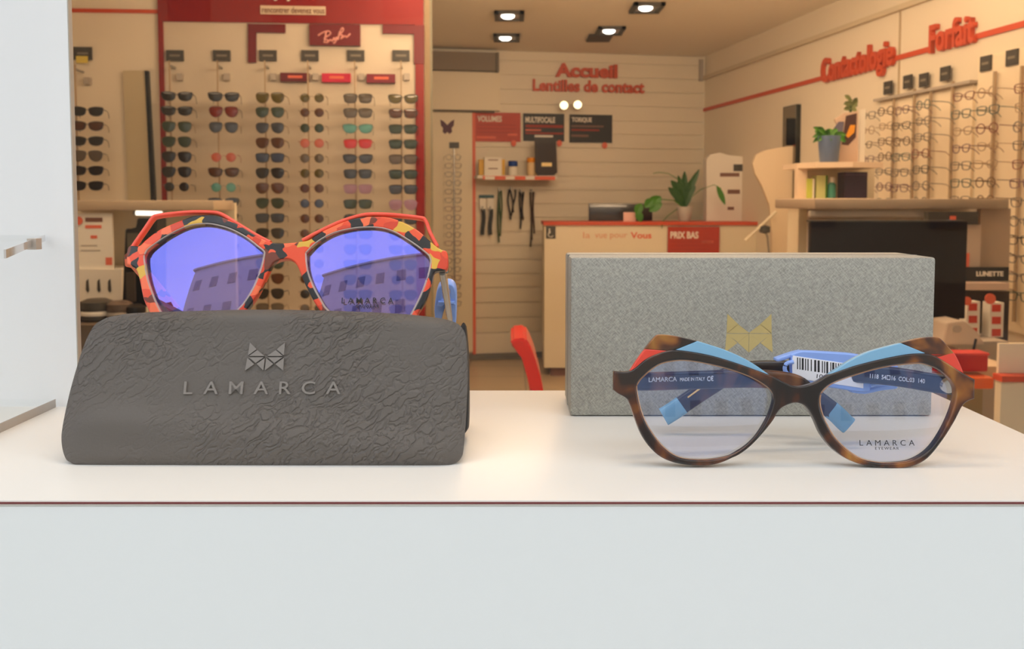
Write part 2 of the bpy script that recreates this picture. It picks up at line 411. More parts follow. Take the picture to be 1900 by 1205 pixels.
# ---- grey box
gb = thing('glasses_box', (.0, .43, TZ), 'grey textured cardboard box standing upright with a small gold emblem', 'box')
BX0 = P(1058, 778, .413).x; BX1 = P(1729, 778, .413).x; BZ1 = P(1400, 478, .413).z
bm = bmesh.new(); bm_box(bm, BX0, .413, TZ+.0003, BX1, .4545, BZ1, bev=.0013); finish('body', bm, M_PAPER, gb, smooth=True)
box('lid_seam', (BX0-.00015, .4330, TZ+.001), (BX1+.00015, .4334, BZ1+.00015), srgb('seam_grey', (118, 120, 118), rough=.7), gb)  # darker grey band marks the lid joint

def emblem(name, pl, cx, cy_, hw, hh, n0, n1, m, parent, skew=0, g=1.0):
    T = [[(-1, 1), (-1.02, .05), (-.55, .5)], [(-.52, .46), (-.98, .03), (-.04, .03)], [(-.98, -.04), (-.08, -.04), (-.52, -.45)],
         [(-1.03, -.06), (-.58, -.52), (-1.08, -.98)], [(-.03, -.08), (-.03, -.98), (-.48, -.5)]]
    bm = bmesh.new(); c0 = pl.uv(cx, cy_, n1); e = pl.uv(cx+hw, cy_, n1); f = pl.uv(cx, cy_-hh, n1); sx = e[0]-c0[0]; sy = f[1]-c0[1]
    for t in T:
        for sg in (-1, 1):
            gx = sum(p[0] for p in t)/3; gy = sum(p[1] for p in t)/3
            q = [(gx+(x-gx)*g, gy+(y-gy)*g) for x, y in t]
            q = [((-sg*x if sg > 0 else x)+skew*y, y) for x, y in q]
            if sg > 0: q = q[::-1]
            a = [bm.verts.new((c0[0]+x*sx, c0[1]+y*sy, n0)) for x, y in q]; b = [bm.verts.new((c0[0]+x*sx, c0[1]+y*sy, n1)) for x, y in q]
            bm.faces.new(a); bm.faces.new(b)
            for i in range(3):
                j = (i+1) % 3; bm.faces.new((a[i], a[j], b[j], b[i]))
    bmesh.ops.transform(bm, matrix=pl.mx(), verts=bm.verts)
    return finish(name, bm, m, parent)
BF = Plane((0, .413, TZ), (1, 0, 0), (0, 0, 1))
tag(emblem('emblem', BF, 1390, 619, 40, 34, -.0002, .00012, M_GOLD, gb, g=1.14), 'gold foil winged emblem')

# ---- tortoiseshell glasses
TL = math.radians(8)
base = onz(1470, 870, TZ)
TP = Plane(base, (1, 0, 0), (0, math.sin(TL), math.cos(TL)))
tg = thing('tortoiseshell_glasses', base, 'brown tortoiseshell glasses with light blue and red brow wings in front of grey box', 'glasses')
holeL = [(1181,724.5),(1183,711),(1194.7,697),(1219.6,677.5),(1244.5,670),(1274.4,668.5),(1319,676),(1369,689.6),(1406.4,706),(1429,722),(1436,736),(1434.3,752),(1423.8,779.3),(1401.4,814),(1369,841),(1336.6,851.5),(1299.3,854.5),(1259.5,849.5),(1229.6,829),(1204.7,796.7),(1189.7,764.3)]
holeR = [(1521,739.4),(1526,726),(1544.6,711),(1589,694.6),(1639,681),(1689,674.7),(1715,675),(1746,688),(1768.6,709.5),(1774.8,730),(1768.6,759.3),(1751,799),(1726.3,834),(1696.4,853.5),(1664,859.5),(1626.7,859),(1589.4,848),(1552,816.6),(1532,784),(1522.5,759)]
outer = [(1139,689,1),(1138.5,724,1),(1147,731),(1162,739.5),(1168.5,750),(1177,774),(1190,806.7),(1207,831.6),(1227,849),(1254.5,860),(1294,865),(1326.7,862.7),(1356.6,851.5),(1389,831.6),(1414,806.7),(1434,782),(1444,765),(1456,754.5),(1476,748),(1492,752),(1502,762),(1512,779),(1524.6,806.6),(1544.6,832),(1572,852),(1604,864),(1651.6,870),(1691.5,866.4),(1721.3,851.5),(1748.7,819),(1771,784),(1786,755),(1796,745.6),(1809,740.7,1),(1809.7,704.6,1),(1787,692),(1763.6,677),(1742,664),(1723.8,657),(1689,657),(1639,666),(1589,678.4),(1552,691),(1536,697),(1515,709.5),(1490,717),(1472,716.5),(1455,709.5),(1440,701.5),(1424,694.6),(1369,674.7),(1319,659.8),(1269,651),(1239.5,651),(1202,664.7),(1170,688.4)]
cut_plate('front_frame', TP, [outer, holeL, holeR], -.0042, 0, M_TORT, tg, bevel=.0007, res=3)
def wing(name, pts, m, lab, n1=-.0006, bev=.0004):
    q = [TP.uv(p[0], p[1], n1) for p in smooth_loop(pts, 5)]
    me = curve_mesh(name, [q], .0016, bev, TP.mx(0, 0, n1-.0016), 2)
    return tag(link_mesh(name, me, m, tg, smooth=True), lab)
wing('brow_wing', [(1196,648,1),(1214.6,625.5),(1227,621),(1257,624.4),(1294,633,1),(1250,651,1),(1262,664,1),(1239,658,1),(1225,654,1),(1240,650,1)][:5]+[(1250,651,1),(1241,660,1),(1236,652,1)], M_TORT, 'dark tortoiseshell wing tip')
wing('brow_wing', [(1168,690,1),(1182,668),(1197,648,1),(1241,651,1),(1248,660,1),(1204,674,1),(1174,694,1)], M_RED_AC, 'red wing facet')
wing('brow_wing', [(1294,633,1),(1344,649),(1389,669.7),(1427,695.5,1),(1405,700,1),(1369,684,1),(1319,668,1),(1266,658,1),(1250,651,1)], M_BLUE_AC, 'light blue wing facet')
wing('brow_wing', [(1671.5,636.8,1),(1708.9,627.4),(1737.5,626),(1750,632.5),(1771,656,1),(1745,664,1),(1712,666,1),(1716,657,1)], M_TORT, 'dark tortoiseshell wing tip')
wing('brow_wing', [(1536,697,1),(1552,686),(1577,669.7),(1614,652.3),(1671.5,636.8,1),(1718,655,1),(1709,664,1),(1689,664,1),(1639,673,1),(1589,685,1),(1552,698,1)], M_BLUE_AC, 'light blue wing facet')
wing('brow_wing', [(1771,655,1),(1780,672),(1789,694,1),(1763.6,684,1),(1740,670,1),(1722,660,1),(1728,655.5,1)], M_RED_AC, 'red wing facet')

def lens(name, pl, loop, n_front, m, parent, R=.16, th=.0016, shrink=1.004, rear=None):
    q = [Vector(pl.uv(p.x, p.y, n_front)) for p in smooth_loop(loop, 4)]
    c = sum(q, Vector((0, 0)))/len(q); rr = max((p-c).length for p in q); sag0 = rr*rr/(2*R)
    bm = bmesh.new(); K = 12; fronts = []; backs = []
    for i in range(K, 0, -1):
        f = i/K; A = []; B = []
        for p in q:
            d = (p-c)*shrink*f; z = sag0 - d.length_squared/(2*R)
            A.append(bm.verts.new((c.x+d.x, c.y+d.y, n_front-.0022+z))); B.append(bm.verts.new((c.x+d.x, c.y+d.y, n_front-.0022+z-th)))
        fronts.append(A); backs.append(B)
    ca = bm.verts.new((c.x, c.y, n_front-.0022+sag0)); cb = bm.verts.new((c.x, c.y, n_front-.0022+sag0-th)); L = len(q)
    for a, b in zip(fronts, fronts[1:]):
        for j in range(L): bm.faces.new((a[j], a[(j+1) % L], b[(j+1) % L], b[j]))
    for a, b in zip(backs, backs[1:]):
        for j in range(L): bm.faces.new((b[j], b[(j+1) % L], a[(j+1) % L], a[j])).material_index = 1
    for j in range(L):
        bm.faces.new((fronts[-1][j], fronts[-1][(j+1) % L], ca)); bm.faces.new((cb, backs[-1][(j+1) % L], backs[-1][j])).material_index = 1
        bm.faces.new((backs[0][j], backs[0][(j+1) % L], fronts[0][(j+1) % L], fronts[0][j])).material_index = 1
    bmesh.ops.transform(bm, matrix=pl.mx(), verts=bm.verts); bmesh.ops.recalc_face_normals(bm, faces=bm.faces)
    me = bpy.data.meshes.new(name); bm.to_mesh(me); bm.free(); me.materials.append(m); me.materials.append(rear or M_LENS_B)
    o = link_mesh(name, me, None, parent, smooth=True)
    return o
for h in (holeL, holeR):
    ln = lens('lens', TP, h, -.0012, M_LENS_T, tg)
    lp = [TP.w(*TP.uv(p.x, p.y, -.0012), -.0012) for p in smooth_loop(h, 4)]
    tube('lens_groove', lp, .00042, M_GROOVE, tg, seg=6, closed=True)
tl = [o for o in tg.children if o.name.startswith('lens') and 'groove' not in o.name][-1]
LF = TP.off(.0001)
text_on('lens_print', LF, 'LAMARCA', 1595, 817, 1697, 827.5, 0, .00008, M_BLACKINK, tl, px=True, spacing=.38, offset=-.002)
text_on('lens_print', LF, 'EYEWEAR', 1624, 830, 1668, 835, 0, .00008, M_BLACKINK, tl, px=True, spacing=.22)

def tpath(pts):
    """pixel x, pixel y, depth"""
    a = [P(*p) for p in pts]; out = []
    for i in range(len(a)-1):
        p0, p1, p2, p3 = a[max(i-1, 0)], a[i], a[i+1], a[min(i+2, len(a)-1)]
        for k in range(6):
            t = k/6; out.append(.5*((2*p1)+(p2-p0)*t+(2*p0-5*p1+4*p2-p3)*t*t+(3*p1-p0-3*p2+p3)*t**3))
    out.append(a[-1]); return out
# left temple (folded across, nearer) and right temple (folded behind it)
pa = tpath([(1150, 706, .3475), (1200, 708, .3515), (1300, 705, .3545), (1400, 703, .357), (1470, 710, .359), (1505, 733, .3595), (1545, 763, .360)])
ta = sweep('temple', pa, (0, 0, 1), .0076, .0034, M_TORT_TEMPLE, tg)
hv = (0, 0, 1)
pb = tpath([(1541, 760, .360), (1552, 769, .360), (1566, 783, .360), (1574, 790, .360)])
sweep('temple_tip', pb, hv, .0078, .0036, M_BLUE_AC, ta)
pc = tpath([(1790, 716, .3475), (1740, 712, .354), (1650, 698, .362), (1540, 690, .370), (1440, 686, .377), (1385, 688, .380), (1350, 698, .381), (1310, 722, .381), (1262, 754, .381)])
tb = sweep('temple', pc, (0, 0, 1), .0080, .0034, M_TORT_TEMPLE, tg)
pd = tpath([(1265, 752, .381), (1252, 761, .381), (1238, 770, .381), (1231, 774, .381)])
sweep('temple_tip', pd, hv, .0082, .0036, M_BLUE_AC, tb)
box('temple_wire', P(0, 0, .3788)*0+Vector((P(1276, 738, .3785).x, .3785, P(1276, 738, .3785).z)), Vector((P(1276, 738, .3785).x+.0001, .3786, P(1276, 738, .3785).z+.0001)), M_METAL, tb) if False else tube('temple_wire', [P(1276, 738, .3785), P(1306, 716, .3785)], .0004, srgb('brass_core_wire', (226, 190, 120), rough=.3, metal=1), tb)
def temple_text(s, x0, y0, x1, y1, d0, d1, h_px, par, off=0):
    a = P(x0, y0, d0); b = P(x1, y1, d1); u = (b-a).normalized(); pl = Plane(a, u, Vector((0, 0, 1))-u*u.z)
    hgt = h_px/F*d0
    return text_on('temple_print', pl, s, 0, 0, (b-a).length, hgt, -.0003, .00005, M_WHITEINK, par, px=False, offset=off)
temple_text('LAMARCA', 1204, 709.5, 1256, 708, .3494, .3512, 8.5, ta)
temple_text('MADE IN ITALY', 1262, 708, 1308, 706.5, .3514, .3528, 6.5, ta)
temple_text('C\u20ac', 1312, 708, 1324, 707.5, .3530, .3533, 10, ta, .02)
temple_text('1118  54\u25a116  COL:03  140', 1614, 702, 1716, 712, .3629, .3536, 8.5, tb, .01)
for (x, y) in ((1772, 714),):
    hg = thing
    bm = bmesh.new(); bmesh.ops.create_cone(bm, cap_ends=True, segments=24, radius1=.0032, radius2=.0030, depth=.0018,
        matrix=Matrix.Translation(P(1760, 716, .3485)) @ Matrix.Rotation(math.radians(100), 4, 'X'))
    finish('hinge', bm, M_METAL, tg, smooth=True)
sweep('hinge', [P(1141, 690, .3465), P(1141, 724, .3462)], (0, 1, 0), .004, .0016, M_TORT, tg)

# ---- blue clip with barcode sticker on the folded temple
tgp = thing('security_clip', P(1540, 735, .366), 'periwinkle blue clip with a white barcode sticker gripping the tortoiseshell temple', 'price tag')
TA = math.radians(5)
cc = P(1540, 692, .3655)
CP = Plane(cc, (math.cos(TA), 0.03, -math.sin(TA)), (math.sin(TA), 0, math.cos(TA)))
def clip_poly(name, pts, n0, n1, m, par, bev=.0004):
    q = [CP.uv(p[0], p[1], n1) for p in smooth_loop(pts, 4)]
    me = curve_mesh(name, [q], (n1-n0)/2, bev, CP.mx(0, 0, (n0+n1)/2), 2); return link_mesh(name, me, m, par, smooth=True)
bd = clip_poly('body', [(1468,659,1),(1483,653),(1500,652),(1570,656,1),(1606,662),(1616,676,1),(1616,720),(1606,728),(1580,726,1),(1480,710),(1470,704,1)], -.0036, 0, M_PERI, tgp, .0006)
for pts in ([(1441,666,1),(1441,671),(1450,671),(1472,663),(1490,657,1),(1488,651.5,1),(1470,656)],
            [(1441,694),(1448,692,1),(1476,703,1),(1490,708,1),(1484,711.5,1),(1465,708),(1443,698)],
            [(1580,659,1),(1600,664,1),(1640,677),(1662,678),(1667,681),(1664,686),(1655,687),(1620,682,1),(1590,674,1)],
            [(1580,722,1),(1612,724,1),(1640,717),(1662,716),(1666,720),(1660,723),(1635,726),(1605,732),(1580,729,1)]):
    clip_poly('grip_arm', pts, -.005, -.0006, M_PERI, tgp, .0006)
def ring(pts): return [CP.w(*CP.uv(p.x, p.y, .0004), .0004) for p in smooth_loop(pts, 5, closed=False)]
tube('loop', ring([(1472,672),(1460,675),(1456,684),(1460,693),(1472,700)]), .0009, M_PERI, tgp, seg=8)
tube('loop', ring([(1616,686),(1630,688),(1636,698),(1630,710),(1615,716)]), .0009, M_PERI, tgp, seg=8)
st = clip_poly('sticker', [(1470.6,664),(1475,661,1),(1603,679.5,1),(1602,721,1),(1476,702.5,1),(1470.6,698)], -.0001, .00022, M_LABEL, tgp, .0001)
bars = bmesh.new(); bx = 1479
PL = Plane(CP.w(0, 0, .00022), CP.u, CP.v)
pat = [(1.8,2.6),(1.8,2.4),(3.6,2.6),(1.8,2.6),(1.9,4.2),(1.9,4.6),(3.6,2.6),(3.8,4.2),(1.8,2.4),(1.8,2.2),(3.4,4),(1.6,2),(3.6,2.4),(1.6,3),(1.6,2.2),(3.4,2.4),(1.6,2),(3.6,3),(1.6,2.2),(1.6,2),(3.4,2),(1.6,2)]
for bwid, gap in pat:
    if bx + bwid > 1597: break
    yt = 663.8 + (bx-1479)*.145; yb = 685.5 + (bx-1479)*.145
    c = [PL.uv(*p) for p in ((bx, yt), (bx+bwid, yt), (bx+bwid, yb), (bx, yb))]
    a = [bars.verts.new((u, v, 0)) for u, v in c]; b = [bars.verts.new((u, v, .00006)) for u, v in c]
    bars.faces.new(a[::-1]); bars.faces.new(b)
    for i in range(4): bars.faces.new((a[i], a[(i+1) % 4], b[(i+1) % 4], b[i]))
    bx += bwid+gap
bmesh.ops.transform(bars, matrix=PL.mx(), verts=bars.verts); finish('barcode', bars, M_BLACKINK, st)
for s_, x0, x1 in (('10', 1515, 1526), ('47', 1580, 1592)):
    q = PL.uv(x0, 702 + (x0-1515)*.06); r = PL.uv(x1, 702)
    text_on('number', PL, s_, q[0], q[1], r[0], q[1]+.0018, 0, .00006, M_BLACKINK, st, px=False)

# ---- charcoal case
cs = thing('eyeglass_case', (-.105, .36, TZ), 'charcoal crinkled leather glasses case with pressed lettering, holding up orange glasses', 'glasses case')
CT = math.radians(17)
cb = onz(468, 868, TZ)
CF = Plane(cb, (1, 0, 0), (0, math.sin(CT), math.cos(CT)))
face = [(122,858),(112,848),(106,822),(108,790),(123,721),(145,648),(163,608),(178,594),(203,584),(252,578),(340,575),(468,572),(600,574),(727,579),(800,586),(838,594),(856,606),(864,628),(867,690),(864,756),(859,830),(853,851),(838,862),(814,867),(650,868),(468,868),(300,866),(150,864)]
fu = [Vector(CF.uv(p.x, p.y)) for p in smooth_loop(face, 5)]
cen = sum(fu, Vector((0, 0)))/len(fu)
def pillow(name, loop, pl, front, depth, m, parent, back_k=1.0, ridge=None, K=14):
    bm = bmesh.new(); rings = []; L = len(loop); c = sum(loop, Vector((0, 0)))/L
    prof = [(1.0, -depth), (1.0, -.004)]
    for i in range(K+1):
        f = 1-(i/K)**1.6 if i else 1.0
        f = max(f, 0.02); prof.append((f, -.0035*max(0, (f-.82)/.18)**2.4))
    for f, z in prof:
        r = []
        for p in loop:
            d = (p-c)*f; zz = z
            if f < 1 and ridge: zz += ridge(c+d)*(1-f**8)
            kk = back_k if z == -depth else 1
            r.append(bm.verts.new((c.x+d.x*kk, c.y+d.y*kk, front+zz)))
        rings.append(r)
    for a, b in zip(rings, rings[1:]):
        for j in range(L): bm.faces.new((a[j], a[(j+1) % L], b[(j+1) % L], b[j]))
    bm.faces.new(rings[-1]); bm.faces.new(rings[0][::-1])
    bmesh.ops.transform(bm, matrix=pl.mx(), verts=bm.verts)
    return finish(name, bm, m, parent, smooth=True)
r0 = CF.uv(112, 775); r1 = CF.uv(855, 842)
def ridge(p):
    t = (p.x-r0[0])/(r1[0]-r0[0]); y = r0[1]+(r1[1]-r0[1])*t; d = p.y-y
    z = .0016*math.exp(-(d/.006)**2)
    if d < 0: z -= .00055*(1-math.exp(-(d/.006)**2))*min(1, -d/.01)
    return z
fl = pillow('front_flap', fu, CF, 0, .0065, M_LEATHER, cs, ridge=ridge)
bm = bmesh.new()
def zf(u, v): return ridge(Vector((u, v)))
tag(emblem('emblem', CF, 493, 662, 33, 27, -.0004, .0009, M_EMBOSS, fl, skew=.045, g=.94), 'pressed winged emblem')
tag(text_on('lettering', CF, 'LAMARCA', 341, 708, 632, 732, -.0006, .0008, M_EMBOSS, fl, spacing=.5, offset=.004), 'pressed capital lettering')
# the case body behind the flap: open at the top, its walls carry the glasses
bu = [Vector(CF.uv(x, y, -.007)) for x, y in ((170, 850), (140, 835), (134, 800), (145, 740), (176, 634), (215, 602), (470, 592), (760, 596), (832, 606), (852, 640), (856, 700), (856, 780), (850, 815), (835, 845), (700, 855))]
bu = [Vector((p.x, p.y)) for p in smooth_loop([tuple(p) for p in bu], 4)]
bm = bmesh.new(); L = len(bu); rings = []
zf0 = min(CF.w(p.x, p.y, -.007).z for p in bu)
def bpt(p, back):
    w0 = CF.w(p.x, p.y, -.0068)
    if not back: return w0
    return Vector((w0.x*1.0, .402 - .02*(w0.z-TZ)/.06, max(TZ+.0005, TZ+(w0.z-TZ)*.80)))
for k in range(7):
    f = k/6; ring_ = []
    for p in bu:
        a = bpt(p, False); b = bpt(p, True); q = a.lerp(b, f); q.z = max(q.z, TZ+.0004); ring_.append(bm.verts.new(q))
    rings.append(ring_)
for a, b in zip(rings, rings[1:]):
    for j in range(L): bm.faces.new((a[j], a[(j+1) % L], b[(j+1) % L], b[j]))
bm.faces.new(rings[0][::-1]); bm.faces.new(rings[-1])
finish('shell', bm, M_CASEIN, cs, smooth=True)
hb = [(862,600),(868,640),(870,700),(870,780),(866,800),(856,806),(850,780),(850,640)]
HP = Plane(Vector((cb.x, .372, TZ)), (1, 0, 0), (0, .2, 1))
q = [HP.uv(p.x, p.y, 0) for p in smooth_loop(hb, 4)]
me = curve_mesh('rear_flap', [q], .008, .0015, HP.mx(), 3); link_mesh('rear_flap', me, M_CASEIN, cs, smooth=True)

# ---- orange glasses resting on the case
OT = math.radians(21)
OP = Plane(P(535, 500, .381), (1, 0, 0), (0, math.sin(OT), math.cos(OT)))
og = thing('orange_glasses', P(535, 600, .372), 'coral orange and black flecked glasses with violet mirrored lenses resting on the charcoal case', 'glasses')
oL = [(491,473),(484.8,498.7),(472,531.6),(455,560),(443,573.6),(425,590),(395,600),(365,602),(330,599),(305,588),(293,570),(282,544),(273,517),(267,482),(269.3,469.5),(278.4,458.5),(311,436.6),(347.8,419.3),(378.9,414.7),(402.6,417.4),(430,425.7),(457,440),(481,458.5),(490,466)]
oR = [(567,473.6),(570,466),(589.8,447.7),(619.7,431.8),(659.5,422.8),(699.4,421.8),(729,428.8),(759,445.7),(787,465.7),(799,479.6),(797,503.5),(785,539.4),(769,573),(757,592),(738,602),(700,607),(660,604),(628,594),(605.7,574),(595.8,559.3),(579.8,529.4),(570,501.5)]
oOut = [(238,458),(234.5,487.7),(240,493),(251,498.7),(258,517),(265.6,553.5),(274.8,575),(287,596),(318,609),(365,613),(405,609),(440,592),(457.4,574.5),(475.7,550),(490,522),(503,494),(512,485),(528.6,480.4),(541,483),(551,493),(564,523.4),(579.8,555.3),(593.8,577),(618,605),(655,616),(700,619),(745,614),(768,598),(777,579),(789,559),(799,529.4),(806,505),(829,499.5),(831,474),(827,465,1),(816,461.7),(800,449),(770,424),(729,405),(690,402),(650,407),(600,428),(575,444),(560,448),(526.8,451),(503,449.5),(475,437),(439,415),(402.6,400),(366,399.3),(348,404),(320.4,414.9),(293,427.7),(269,446),(258,456)]
cut_plate('front_frame', OP, [oOut, oL, oR], -.0042, 0, M_FLAKE, og, bevel=.0007, res=3)
for h in (oL, oR):
    lens('lens', OP, h, -.0008, M_LENS_O, og, R=.20)
    lp = [OP.w(*OP.uv(p.x, p.y, -.0006), -.0006) for p in smooth_loop(h, 4)]
    tube('lens_groove', lp, .00055, M_CLEARRIM, og, seg=6, closed=True)
def owing(pts, hpx=7.5):
    pp = [OP.w(*OP.uv(p.x, p.y, -.002), -.002) for p in smooth_loop(pts, 6, closed=False)]
    return sweep('brow_wing', pp, OP.v, .0018, .0034, M_CORAL, og, power=4)
owing([(246,462),(256,447),(270,427),(284,407),(293,402),(322,398),(359,395),(393.5,395.5),(412,399),(439,415),(475,437),(502,451)])
owing([(562,448),(590,433),(630,414),(667.5,402),(690,399),(729,400),(779,405.5),(790,411),(799,434),(812,459)])
ol = [o for o in og.children if o.name.startswith('lens') and 'groove' not in o.name][-1]
OF = OP.off(.0004)
text_on('lens_print', OF, 'LAMARCA', 634, 552.5, 730, 563.5, 0, .0001, M_BLACKINK, ol, spacing=.36, offset=.003)
text_on('lens_print', OF, 'EYEWEAR', 661, 565.5, 703, 571, 0, .0001, M_BLACKINK, ol, spacing=.22, offset=.008)
def droop(px, py, m1, m2):
    a = P(px, py, .386); al = math.radians(31); out = []
    for k in range(15):
        s = k/14*.132; q = a + Vector((0, math.cos(al)*s, -math.sin(al)*s))
        if s > .088:
            e = s-.088; q = q + Vector((0, -.25*e*e/.044, -.55*e*e/.044))
        out.append(q)
    t = sweep('temple', out, (0, 0, 1), .0062, .0030, m1, og, taper=lambda f: (1, 1) if f < .6 else (1-.1*f, 1))
    return t
M_TEMPLE_S = srgb('grey_translucent_acetate', (150, 146, 138), rough=.2, coat=1)
droop(244, 480, M_FLAKE, None); droop(821, 500, M_TEMPLE_S, None)
sweep('hinge', [OP.w(*OP.uv(822, 486, -.004), -.004), OP.w(*OP.uv(822, 503, -.008), -.008)], (0, 1, 0), .004, .0055, M_METAL, og)
sweep('hinge', [OP.w(*OP.uv(242, 474, -.004), -.004), OP.w(*OP.uv(243, 492, -.008), -.008)], (0, 1, 0), .004, .0045, M_FLAKE, og)
# blue clip on its temple
oc = thing('security_clip', P(827, 600, .43), 'small plain periwinkle blue clip on the drooping temple of the orange glasses', 'price tag')
QP = Plane(P(827, 562, .428), (1, 0, 0), (0, -.45, 1))
def qpoly(name, loops, n0, n1, m, par):
    me = curve_mesh(name, [[QP.uv(p.x, p.y, n1) for p in smooth_loop(l_, 4)] for l_ in loops], (n1-n0)/2, .0006, QP.mx(0, 0, (n0+n1)/2), 2); return link_mesh(name, me, m, par, smooth=True)
qpoly('body', [[(807,592),(806,572),(810,545),(816,532),(824,528),(838,529),(846,542),(847,570),(846,600,1),(838,600,1),(832,580),(828,569),(823,580),(818,600,1),(808,600,1)], [(821,540),(820,556,1),(834,557,1),(835,540),(828,534)]], -.006, 0, M_PERI, oc)
qpoly('catch', [[(813,560,1),(843,560,1),(845,566,1),(833,570,1),(828,564),(822,571,1),(811,568,1)]], 0, .0012, M_PERI, oc)
#@@SHOP
# ---------------------------------------------------------------- the shop behind the window
def FP(d): return Plane((0, d, 0), (1, 0, 0), (0, 0, 1))
r10 = math.radians(10); r4 = math.radians(4)
COR = Vector((1.69, 7.63, 0))
RW = Plane(COR, (math.sin(r10), -math.cos(r10), 0), (0, 0, 1))          # right wall
BW = Plane(COR, (math.cos(r10), math.sin(r10), 0), (0, 0, 1))           # slatted back wall
SW = Plane((P(540, 375, 4.60).x, 4.60, 0), (math.cos(r4), math.sin(r4), 0), (0, 0, 1))   # sunglasses wall
CZ = 2.62
M_WALL = srgb('warm_white_paint', (226, 214, 192), rough=.75)
M_SLAT = srgb('slat_wall_laminate', (222, 212, 192), rough=.6)
M_CEIL = srgb('white_ceiling_paint', (236, 228, 212), rough=.8)
M_ORANGE = srgb('orange_red_lacquer', (192, 74, 40), rough=.45)
M_REDP = srgb('deep_red_panel', (128, 14, 8), rough=.5)
M_CRIM = srgb('crimson_panel', (100, 0, 12), rough=.45)
M_DGREY = srgb('dark_grey_plastic', (62, 58, 52), rough=.5)
M_BLACK = srgb('black_plastic', (20, 18, 18), rough=.35)
M_GREYMETAL = srgb('grey_metal', (150, 146, 138), rough=.35, metal=.6)
M_CREAM = srgb('cream_laminate', (222, 210, 184), rough=.5)
M_GREYL = srgb('grey_laminate', (170, 160, 148), rough=.5)
M_LAMP = mat('lamp_glow', (1, .9, .7), emit=(1.0, .88, .66), es=6)
M_CARD = srgb('white_card', (232, 226, 214), rough=.6)
M_PINK = srgb('raspberry_sign', (190, 20, 62), rough=.4)
def floor_mat():
    m = srgb('beige_floor_tiles', (196, 176, 146), rough=.3, spec=.4); n, l = nodes(m); b = n['Principled BSDF']
    tc = n.new('ShaderNodeTexCoord'); br = n.new('ShaderNodeTexBrick'); br.offset = 0
    br.inputs['Color1'].default_value = rgba(lin((204, 184, 152))); br.inputs['Color2'].default_value = rgba(lin((190, 168, 136))); br.inputs['Mortar'].default_value = rgba(lin((150, 134, 110)))
    br.inputs['Scale'].default_value = 1; br.inputs['Brick Width'].default_value = .45; br.inputs['Row Height'].default_value = .45; br.inputs['Mortar Size'].default_value = .006
    l.new(tc.outputs['Object'], br.inputs['Vector']); l.new(br.outputs['Color'], b.inputs['Base Color']); return m

st_ = lambda o: tag(o, kind='structure')
st_(box('floor', (-3.4, .12, -.05), (3.6, 8.6, 0), floor_mat()))
st_(box('ceiling', (-3.4, .12, CZ), (3.6, 8.6, CZ+.05), M_CEIL))
st_(box('wall_right', (0, 0, -.08), (7.7, CZ, 0), M_WALL, plane=RW))
st_(box('wall_left', (-3.3, .16, 0), (-3.2, 8.0, CZ), M_WALL))
# slatted back wall: one board with horizontal grooves
ub0 = BW.uv(800, 400)[0]; ub1 = BW.uv(878, 400)[0]; usl = BW.uv(925, 150)[0]
bm = bmesh.new(); z = .02
gz = [BW.uv(1200, y)[1] for y in (120, 146, 172, 199, 226, 251, 277, 303, 329, 354, 379, 404, 429, 454, 479, 504, 529, 556, 583, 610)]
bm_box(bm, -4.6, 0, -.1, 0.02, CZ, -.012)
edges = sorted([0.0]+gz+[CZ])
for a, b in zip(edges, edges[1:]): bm_box(bm, -4.6, a+.006, -.012, 0, b-.006, 0)
bmesh.ops.transform(bm, matrix=BW.mx(), verts=bm.verts); st_(finish('wall_back', bm, M_SLAT))
st_(pbox('baseboard_back', BW, 800, 652, 1300, 662, 0, .012, srgb('grey_skirting', (110, 104, 94), rough=.6)))
# sunglasses wall and the partition it stands on
us0 = SW.uv(100, 300)[0]-1.2; us1 = SW.uv(789, 300)[0]
st_(box('wall_partition', (us0, 0, -.5), (us1, CZ, 0), M_WALL, plane=SW))
st_(box('trim_1', (us1, 0, -.06), (us1+.028, CZ, .012), srgb('pale_grey_post', (140, 120, 92), rough=.7), plane=SW))
st_(box('trim_2', (us1+.028, 0, -.06), (us1+.040, CZ, .004), srgb('olive_grey_post', (120, 116, 96), rough=.5), plane=SW))
# cornice and orange band along the right wall
zc = 2.415
st_(box('trim_3', (0, zc, 0), (7.4, zc+.03, .03), srgb('cornice_beige', (200, 186, 160), rough=.7), plane=RW))  # cornice trim, a beige slightly darker than the wall
M_BAND = M_ORANGE
def rz(px, py): return RW.uv(px, py)
zb = rz(1900, 45)[1]; 
ob = thing('orange_wall_band', RW.w(2, zb, 0), 'thin orange band running along the side wall through the raised words', 'wall band')
za = rz(1293, 208)[1]
def band(u0, u1):
    a = [(u0, za+(zb-za)*u0/3.69-.014), (u1, za+(zb-za)*u1/3.69-.014), (u1, za+(zb-za)*u1/3.69+.014), (u0, za+(zb-za)*u0/3.69+.014)]
    return poly('strip', RW, a, .0, .012, M_BAND, ob, px=False)
def ru(px): return RW.uv(px, 120)[0]
band(0.0, ru(1532)); band(ru(1662), ru(1731)); band(ru(1812), ru(1900)+3)
def wall_word(s, x0, x1, b0, b1, hpx, label):
    u0, u1 = ru(x0), ru(x1); zz = lambda u: za+(zb-za)*u/3.69
    t = thing('wall_lettering', RW.w(u0, zz(u0), .01), label, 'lettering')
    text_on('word', Plane(RW.w(0, 0, 0), RW.u, RW.v), s, u0, zz(u0)-b0, u1, zz(u1)+b1, .004, .03, M_ORANGE, t, px=False, offset=.025)
wall_word('Contactologie', 1530, 1664, .085, .12, 0, 'raised orange word Contactologie on the side wall')
wall_word('Forfait', 1731, 1814, .03, .12, 0, 'large raised orange word Forfait above the spectacle racks')
